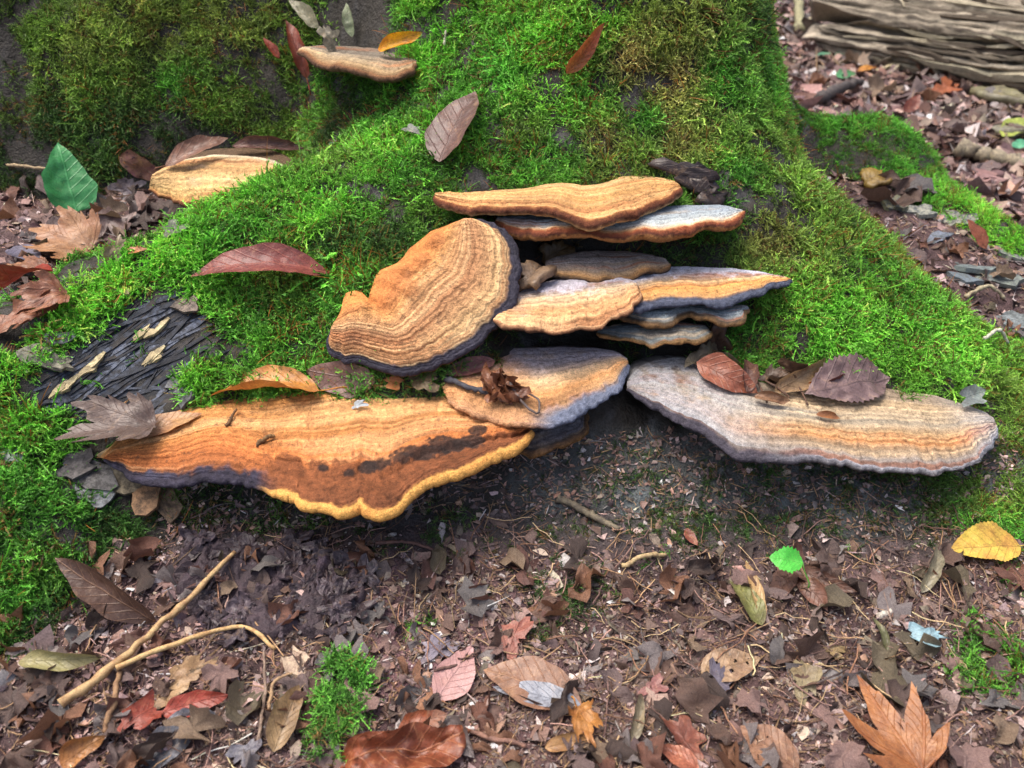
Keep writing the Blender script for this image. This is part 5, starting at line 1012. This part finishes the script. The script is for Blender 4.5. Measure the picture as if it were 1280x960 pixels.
# bark strips and flakes of the bare black patch: parts of the tree
def strips(poly, n, c1s, c2, lr, wr, direction, hgt):
    P_ = np.array(poly, float); lo_, hi_ = P_.min(0), P_.max(0); k = 0; r = np.random.default_rng(9)
    def inside(x, y):
        c = False; j = len(P_) - 1
        for i in range(len(P_)):
            if (P_[i][1] > y) != (P_[j][1] > y) and x < (P_[j][0] - P_[i][0]) * (y - P_[i][1]) / (P_[j][1] - P_[i][1]) + P_[i][0]: c = not c
            j = i
        return c
    while k < n:
        x, y = r.uniform(lo_[0], hi_[0]), r.uniform(lo_[1], hi_[1])
        if not inside(x, y): continue
        a = direction + r.normal(0, .16); Lp = r.uniform(*lr); dx, dy = math.cos(a) * Lp / 2, math.sin(a) * Lp / 2
        pts = [hit(x - dx + 2 * dx * t, y - dy + 2 * dy * t, True) for t in (0, .33, .66, 1)]
        wd = r.uniform(*wr); h = r.uniform(*hgt); V, F_ = [], []
        for t, (p, nn) in enumerate(pts):
            nn = (nn + Vector((0, -.3, .6))).normalized(); tg = (pts[min(t + 1, 3)][0] - pts[max(t - 1, 0)][0]).normalized(); sd_ = tg.cross(nn).normalized()
            ww = wd * (.25, 1, .8, .2)[t] * r.uniform(.8, 1.2); hh = h * (.5, 1, 1.1, .6)[t]
            for sx, hz in ((-1, -.004), (-.7, hh), (.7, hh * r.uniform(.6, 1.3)), (1, -.004)): V.append(np.array(p + sd_ * sx * ww + nn * hz - tree.location))
        for t in range(3):
            for j in range(3): a_ = t * 4 + j; F_.append((a_, a_ + 1, a_ + 5, a_ + 4))
        F_ += [(0, 3, 2, 1), (12, 13, 14, 15)]
        o = link('bark_strip', mesh_np('bark_strip', V, F_, smooth=False), mat_twig(c1s[k % len(c1s)], c2), tree); k += 1
bark_poly = [(34, 492), (62, 462), (92, 440), (140, 400), (205, 364), (240, 374), (250, 420), (248, 462), (214, 506), (194, 530), (150, 520), (80, 512)]
strips(bark_poly, 190, [(50, 56, 68), (36, 40, 50), (76, 84, 100), (44, 50, 62), (96, 104, 120), (60, 54, 50)], (24, 26, 32), (40, 130), (.0012, .0056), math.radians(147), (.0002, .0018))  # blue-black bark; the lighter blue-greys paint sheen highlights into the strip colours
for fp_ in ([(160, 420), (200, 402), (208, 410), (172, 428)], [(98, 462), (120, 444), (124, 462), (112, 476)], [(66, 490), (84, 476), (90, 482), (72, 494)], [(186, 448), (196, 442), (198, 450)]):
    strips(fp_, 4, [(206, 192, 150), (186, 170, 130)], (150, 136, 104), (16, 36), (.003, .006), math.radians(147), (.0035, .0045))
for k, (x, y, s, c) in enumerate(((120, 596, .05, (120, 118, 116)), (96, 586, .045, (96, 92, 92)), (150, 604, .05, (140, 128, 104)), (185, 612, .06, (150, 116, 84)), (206, 622, .05, (126, 104, 80)), (120, 618, .04, (146, 150, 152)), (70, 455, .04, (140, 136, 120)), (50, 448, .045, (130, 130, 112)), (70, 425, .03, (134, 136, 140)), (225, 478, .03, (120, 122, 124)), (232, 492, .035, (104, 106, 110)), (152, 360, .024, (180, 168, 130)), (236, 384, .035, (130, 116, 104)), (12, 570, .035, (156, 166, 160)))):
    plate(None, (x, y), s, c, tuple(int(v * .55) for v in c), .005, 'bark_flake', rot=.5 * k, parent=tree, asp=.7)
# ------------------------------------------------------------------ fallen log far behind on the right
la, lb = Vector((1.16, 1.98, .07)), Vector((1.98, .98, .10)); lax = (lb - la); LL = lax.length; lax.normalize(); lsd = Vector((0, 0, 1)).cross(lax).normalized(); lup = lax.cross(lsd)
log = empty('fallen_log', tuple(la), 'weathered grey brown fallen log with long splits at the top right', 'log')
nl_, na_ = 200, 200; q = np.linspace(0, 1, nl_)[:, None]; an = np.linspace(0, 2 * np.pi, na_)[None]
Rr = .15 * (1 - .25 * q + .12 * fbm(np.stack([q * 3 + 0 * an, np.cos(an) + 0 * q, np.sin(an) + 0 * q], -1), 3, 71)) * np.clip(q * 60 + .05, .05, 1)
gr = fbm(np.stack([q * 2.2 + 0 * an, np.cos(an) * 9 + 0 * q, np.sin(an) * 9 + 0 * q], -1), 3, 72)
gr2 = fbm(np.stack([q * 16 + 0 * an + .6 * gr, np.cos(an) * 26 + q * 5, np.sin(an) * 26 + 0 * q], -1), 3, 76)
Rr = Rr + .014 * gr2 - .02 * (1 - sstep(.0, .10, np.abs(fbm(np.stack([q * 2.5 + 0 * an, np.cos(an) * 7 + q * 2, np.sin(an) * 7 + 0 * q], -1), 3, 78)))) + .012 * gr - .05 * sstep(.25, .5, fbm(np.stack([q * 1.6 + 0 * an, np.cos(an) * 5 + 0 * q, np.sin(an) * 5 + 0 * q], -1), 2, 73))
rg_ = fbm(np.stack([0 * q + 3.5 * np.cos(an), 3.5 * np.sin(an) + 0 * q, 0 * q + 0 * an], -1), 3, 75); qs_ = q * LL - (.10 + .30 * rg_) * (1 - np.clip(q / .12, 0, 1))
LV = (np.array(lax)[None, None] * qs_[..., None] + np.array(lsd)[None, None] * (Rr * np.cos(an))[..., None] + np.array(lup)[None, None] * (Rr * np.sin(an))[..., None]).reshape(-1, 3)
LV = LV + np.c_[0 * LV[:, :2], .008 * fbm(LV * 22, 3, 79)]
lc = lin((128, 120, 106)) * (1 + .6 * fbm(LV * 50, 3, 80)[:, None] + 1.1 * gr.reshape(-1)[:, None] + .9 * gr2.reshape(-1)[:, None] + .25 * fbm(LV * 14, 3, 74)[:, None]); LF = grid_faces(nl_, na_)
link('log_body', mesh_np('log_body', LV, LF, np.clip(lc, .012, .5)), M_WOOD, log)
lr_ = np.random.default_rng(21)
for k in range(120):
    a = lr_.uniform(1.2, 3.6); s0 = lr_.uniform(-.06, .8) * LL; ln = lr_.uniform(.05, .40); R0 = .145 * (1 - .25 * s0 / LL) + lr_.uniform(-.006, .012); wd = lr_.uniform(.003, .014); th_ = lr_.uniform(-.004, .016)
    V = []; da_ = lr_.normal(0, .16)
    for t in (0, .3, .7, 1):
        ww = wd * (.3, 1, .9, .25)[int(t * 3 + .5)]; aa = a + (t - .5) * da_ + lr_.normal(0, .03)
        rd = lsd * math.cos(aa) + lup * math.sin(aa); tg = lup * math.cos(aa) - lsd * math.sin(aa); c0 = lax * (s0 + ln * t)
        for sx, hz in ((-1, -.02), (-.8, th_), (.8, th_ * lr_.uniform(.6, 1.2)), (1, -.02)): V.append(np.array(c0 + rd * (R0 + hz) + tg * sx * ww))
    F_ = [(t * 4 + j, t * 4 + j + 1, t * 4 + j + 5, t * 4 + j + 4) for t in range(3) for j in range(3)] + [(0, 3, 2, 1), (12, 13, 14, 15)]
    cc_ = lin(((150, 144, 124), (120, 112, 98), (164, 156, 134), (84, 76, 66))[k % 4]) * (1 + .3 * lr_.normal(0, .4, (16, 1)))
    link('wood_splinter', mesh_np('wood_splinter', V, F_, np.clip(cc_, .01, .6), smooth=False), M_WOOD, log)
for k, (x, y, x2, y2, lab) in enumerate(((1210, 118, 1290, 140, 'flat greenish slab of rotten wood below the fallen log at the right edge'), (1120, 52, 1170, 30, 'loose pale splinter of wood at the left end of the fallen log'), (1236, 168, 1290, 176, 'grey flat wood piece on the floor at the far right'))):
    leaf(lab, (x, y), (x2, y2), .32, ((150, 146, 104), (176, 164, 130), (150, 150, 124))[k], (116, 110, 84), 'ovate', (.02, .03), .1, .1, .3, 0, 0, .1, name='wood_slab', cat='wood', thick=.02, seed=400 + k, veinamt=.2)
for lab, b, t, wd, c1, c2, kd in (
        ('small orange leaf on the far floor near the left end of the fallen log', (1056, 52), (1070, 42), .9, (230, 150, 30), (214, 120, 24), 'ovate'),
        ('teal green small leaf on the far floor, left of a twin', (1018, 74), (1038, 76), .6, (70, 150, 110), (60, 136, 96), 'ovate'),
        ('teal green small leaf on the far floor, right twin', (1042, 74), (1056, 74), .7, (84, 160, 116), (60, 130, 96), 'ovate'),
        ('green leaf on the far floor in front of the orange flakes', (1046, 102), (1066, 98), .8, (60, 150, 84), (50, 130, 70), 'ovate'),
        ('orange yellow flake on the far floor beside the green leaf', (1070, 94), (1094, 92), .4, (224, 150, 40), (200, 120, 34), 'ovate'),
        ('red leaf stuck on the side of the fallen log', (1246, 32), (1266, 42), .8, (160, 84, 70), (140, 70, 60), 'ovate'),
        ('brick red leaf on the far floor under the log', (1130, 142), (1148, 120), .6, (150, 66, 44), (120, 52, 40), 'ovate'),
        ('orange brown leaf on the far floor below the rotten slab', (1170, 124), (1190, 112), .7, (190, 100, 56), (160, 84, 50), 'oak'),
        ('yellow green leaf at the far right of the floor', (1250, 176), (1284, 160), .4, (176, 190, 90), (150, 166, 80), 'ovate'),
        ('salmon piece of wood at the top edge left of the log', (1072, 6), (1110, 0), .3, (206, 140, 120), (186, 120, 100), 'ovate'),
        ('teal leaf at the far right edge above the back root', (1262, 190), (1284, 186), .6, (90, 170, 130), (76, 150, 110), 'ovate')):
    leaf(lab, b, t, wd, c1, c2, kd, (.012, .02), .1, .3, .4, 0, 0, .1, seed=hash_str(lab) % 9999)
# ------------------------------------------------------------------ litter: individual broken leaves, then fine scraps
PAL0 = [((126, 88, 70), (100, 70, 58)), ((150, 104, 80), (120, 80, 64)), ((146, 118, 116), (120, 94, 96)), ((156, 146, 152), (124, 114, 122)), ((190, 142, 132), (160, 112, 104)), ((160, 84, 56), (130, 66, 48)), ((72, 54, 48), (54, 42, 40)), ((180, 150, 108), (150, 118, 84)), ((126, 118, 78), (100, 92, 64)), ((122, 130, 138), (98, 104, 112)), ((140, 76, 64), (110, 60, 52)), ((110, 86, 80), (86, 66, 64)), ((196, 120, 70), (166, 94, 54))]
def mute(c, f):
    g_ = sum(c) / 3; return tuple(int(g_ + (v - g_) * f) for v in c)
PAL = [(mute(a, .45 if i_ in (3, 9) else .85), mute(b, .45 if i_ in (3, 9) else .85)) for i_, (a, b) in enumerate(PAL0)]
PAL = [(tuple(int(v_ * .7 + b_ * .3) for v_, b_ in zip(a, (134, 110, 100))), tuple(int(v_ * .7 + b_ * .3) for v_, b_ in zip(b, (110, 86, 78)))) for a, b in PAL]
lr = np.random.default_rng(33); protos = []
for k in range(52):
    kd = ('scrap', 'oak', 'scrap', 'ovate', 'maple', 'scrap')[k % 6]
    if kd == 'scrap': V2, F2, UV2 = outline_scrap(lr, 20, 3, .45)
    elif kd == 'ovate': V2, F2, UV2 = outline_ovate(8, 5)
    else: V2, F2, UV2 = outline_scrap(lr, 28, 3, .5)
    W_ = (.62 if kd == 'ovate' else .95) * lr.uniform(.7, 1.1)
    V3 = bend_leaf(V2, 1, W_, lr.uniform(-.3, 1.4), lr.uniform(-.4, 2.0), lr.uniform(0, .25), lr.uniform(-.9, .9), lr.uniform(.2, .5), lr); V3[:, 0] -= .5
    m = mesh_np('leaf_fragment', V3, [tuple(int(q) for q in f) for f in F2], uv=UV2); c1, c2 = PAL[k % len(PAL)]
    m.materials.append(mat_leaf(c1, c2, None, False, .45, veinamt=.3)); protos.append(m)
PN = ['red brown', 'tan brown', 'mauve', 'grey lilac', 'dusty pink', 'rust', 'dark brown', 'straw tan', 'olive', 'blue grey', 'dull red', 'purple brown', 'orange brown']
PK = ['torn scrap', 'ragged piece', 'torn scrap', 'curled leaf', 'ragged piece', 'crumpled scrap']
def drop(px, py, size, label, group, lift=.003):
    p, n = hit(px, py); n = (n + Vector((lr.normal(0, .25), lr.normal(0, .25) - .15, .6))).normalized(); a = lr.uniform(0, 6.283); x = Vector((math.cos(a), math.sin(a), 0))
    M = frame(p + n * lift, p + n * lift + (x - n * x.dot(n)), n, 0) @ Matrix.Scale(size, 4)
    pi_ = int(lr.integers(len(protos))); o = bpy.data.objects.new('leaf_fragment', protos[pi_]); COL.objects.link(o); o.matrix_world = M
    tag(o, place_label(label[0 if size < label[2] else 1] + ' ' + PN[pi_ % len(PN)] + ' ' + PK[pi_ % 6].replace('leaf', 'leaf') + label[3], px, py), 'leaf', group)
def scatter(n, region, sz, label, group, lift=.003):
    k = 0; t = 0
    while k < n and t < n * 60:
        t += 1; x, y = lr.uniform(region[0], region[2]), lr.uniform(region[1], region[3]); p, nn = hit(x, y)
        if p.z > G(np.array([p.x]), np.array([p.y]))[0] + .012: continue
        drop(x, y, lr.uniform(*sz), label, group, lift); k += 1
scatter(200, (-20, 690, 1300, 980), (.018, .046), ('small', 'wide', .026, ' on the soil'), 'broken leaf fragments on the front soil')
scatter(34, (0, 200, 340, 420), (.02, .05), ('small', 'wide', .035, ' in the hollow'), 'broken leaves in the left hollow')
scatter(16, (1110, 250, 1290, 430), (.018, .04), ('small', 'wide', .03, ' in the gully'), 'broken leaves in the right gully')
scatter(95, (975, -10, 1290, 260), (.035, .085), ('small', 'wide', .06, ' far back'), 'dead leaves on the far forest floor', .006)
def scraps(name, label, Q, N, size, tw=.32):
    n = len(Q); a = rng.uniform(0, 6.283, n); N = N + rng.normal(0, .45, N.shape); N /= np.linalg.norm(N, axis=1)[:, None]
    x = np.stack([np.cos(a), np.sin(a), 0 * a], -1); x -= N * (x * N).sum(1, keepdims=True); x /= np.linalg.norm(x, axis=1)[:, None]; y = np.cross(N, x)
    isT = rng.uniform(size=n) < tw; L = size * rng.uniform(.5, 1.5, n) * np.where(isT, 2.4, 1); W = np.where(isT, .0011, L * rng.uniform(.35, .9, n)); W = np.where(isT, W * rng.uniform(.6, 1.4, n), W)
    tmpl = np.array([(-.5, -.25), (-.1, -.5), (.45, -.3), (.5, .2), (.1, .5), (-.4, .35), (0, 0)])
    V = np.empty((n, 7, 3)); bend = rng.normal(0, .25, n)
    for k, (u, v) in enumerate(tmpl):
        uu = u + rng.normal(0, .16, n); vv = v + rng.normal(0, .20, n) * ~isT
        zz = (bend * (uu ** 2) * L + rng.normal(0, .13, n) * L * ~isT) + (.0006 if k == 6 else 0)
        V[:, k] = Q + x * (uu * L)[:, None] + y * (vv * W)[:, None] + N * (zz + .0015)[:, None]
    Fb = np.array([(0, 1, 6), (1, 2, 6), (2, 3, 6), (3, 4, 6), (4, 5, 6), (5, 0, 6)]); Fs = (np.arange(n)[:, None, None] * 7 + Fb[None]).reshape(-1, 3)
    pal = np.array([lin(mute(p[0], .6)) for p in PAL] + [lin((112, 90, 84)), lin((128, 104, 100)), lin((104, 84, 76)), lin((140, 120, 120)), lin((60, 46, 42)), lin((80, 60, 52)), lin((96, 74, 62)), lin((70, 58, 60))]); c_ = pal[rng.integers(0, len(pal), n)] * np.exp(rng.normal(.12, .55, (n, 1))); avg_ = pal.mean(0); c_ = c_ * .75 + .25 * avg_; zn = vnoise(Q * 6, 98)[:, None]; c_ = c_ * (1 + .3 * zn) + np.clip(zn, 0, 1) * lin((110, 74, 84)) * .5
    c_ = np.where(isT[:, None] & (rng.uniform(size=(n, 1)) < .5), lin((150, 122, 92)) * rng.uniform(.4, 1.1, (n, 1)), c_)
    return tag(link(name, mesh_np(name, V.reshape(-1, 3), Fs, np.repeat(np.clip(c_, .01, .6), 7, 0), smooth=False), M_SCRAP), label, kind='stuff')
def gscatter(n, x0, x1, y0, y1):
    x, y = rng.uniform(x0, x1, n), rng.uniform(y0, y1, n); z = G(x, y); e = .004
    N_ = np.stack([-(G(x + e, y) - z) / e, -(G(x, y + e) - z) / e, np.ones(n)], -1); N_ /= np.linalg.norm(N_, axis=1)[:, None]
    k = (z > T(x, y) - .004) | (y > .95) | (x > 1.15)
    return np.stack([x, y, z], -1)[k], N_[k]
Q1, N1 = gscatter(110000, -.75, .75, -.62, -.05); px_, py_ = project(Q1); kp_ = rng.uniform(size=len(Q1)) < .10 + .9 * sstep(640, 750, py_ + 25 * vnoise(Q1 * 14, 99)); Q1, N1 = Q1[kp_], N1[kp_]
scraps('leaf_litter', 'fine brown litter of leaf crumbs and needles on the soil', Q1, N1, np.clip(.0018 * np.exp(rng.exponential(.62, len(Q1))), .0014, .015))
Q2, N2 = gscatter(5000, -1.0, -.1, 0, .5); Q3, N3 = gscatter(4000, .4, .9, 0, .6)
Q2, N2 = np.vstack([Q2, Q3]), np.vstack([N2, N3]); scraps('hollow_litter', 'crumbled leaf litter in the hollows between the roots', Q2, N2, rng.uniform(.004, .014, len(Q2)))
Q4, N4 = gscatter(46000, .35, 3.2, .45, 4.5); scraps('far_leaf_litter', 'brown leaf litter on the far forest floor', Q4, N4, rng.uniform(.012, .05, len(Q4)), .12)
fxm = ((fx > 200) & (fx < 1270) & (fy > 540) & (fy < 700)).astype(float)
Q5, N5 = sample_mesh(TV, F, 7000, fxm); scraps('bark_crumbs', 'dark crumbs and rootlets clinging to the shaded bark under the brackets', Q5, N5, rng.uniform(.002, .007, len(Q5)), .4)

def stems(name, label, Q, L, rad, cols):
    V, F_, C_ = [], [], []; o = 0; r = np.random.default_rng(55)
    for q, l in zip(Q, L):
        a = r.uniform(0, 6.283); d = np.array([math.cos(a), math.sin(a), 0]); sd_ = np.array([-d[1], d[0], 0]); t = np.linspace(-.5, .5, 6)
        Pp = q + d * (t * l)[:, None] + sd_ * (r.normal(0, .35) * l * t ** 2 + r.normal(0, .02 * l, 6))[:, None]; Pp[:, 2] = G(Pp[:, 0], Pp[:, 1]) + .003 + .004 * r.uniform(0, 1) + r.uniform(-.05, .12) * l * np.abs(t)
        rr = rad * r.uniform(.5, 1.5); c_ = cols[r.integers(len(cols))] * math.exp(r.normal(0, .3))
        for i in range(6):
            for k in range(4): V.append(Pp[i] + (sd_ * math.cos(k * 1.571) + np.array([0, 0, 1]) * math.sin(k * 1.571)) * rr * (1 - .3 * i / 5)); C_.append(c_ * r.uniform(.8, 1.2))
        F_ += [(o + i * 4 + k, o + i * 4 + (k + 1) % 4, o + i * 4 + 4 + (k + 1) % 4, o + i * 4 + 4 + k) for i in range(5) for k in range(4)]; o += 24
    return tag(link(name, mesh_np(name, np.array(V), np.array(F_), np.clip(np.array(C_), .01, .6)), M_SCRAP), label, kind='stuff')
Q6, _ = gscatter(1500, -.7, .7, -.6, -.1); px_, py_ = project(Q6); Q6 = Q6[py_ > 650]
stems('litter_stems', 'thin brown leaf stalks and rootlets strewn through the litter on the soil', Q6, np.random.default_rng(5).uniform(.012, .055, len(Q6)), .0006, np.array([lin(c_) for c_ in ((130, 96, 74), (96, 70, 58), (166, 134, 100), (70, 54, 48), (186, 160, 122), (140, 110, 100))]))
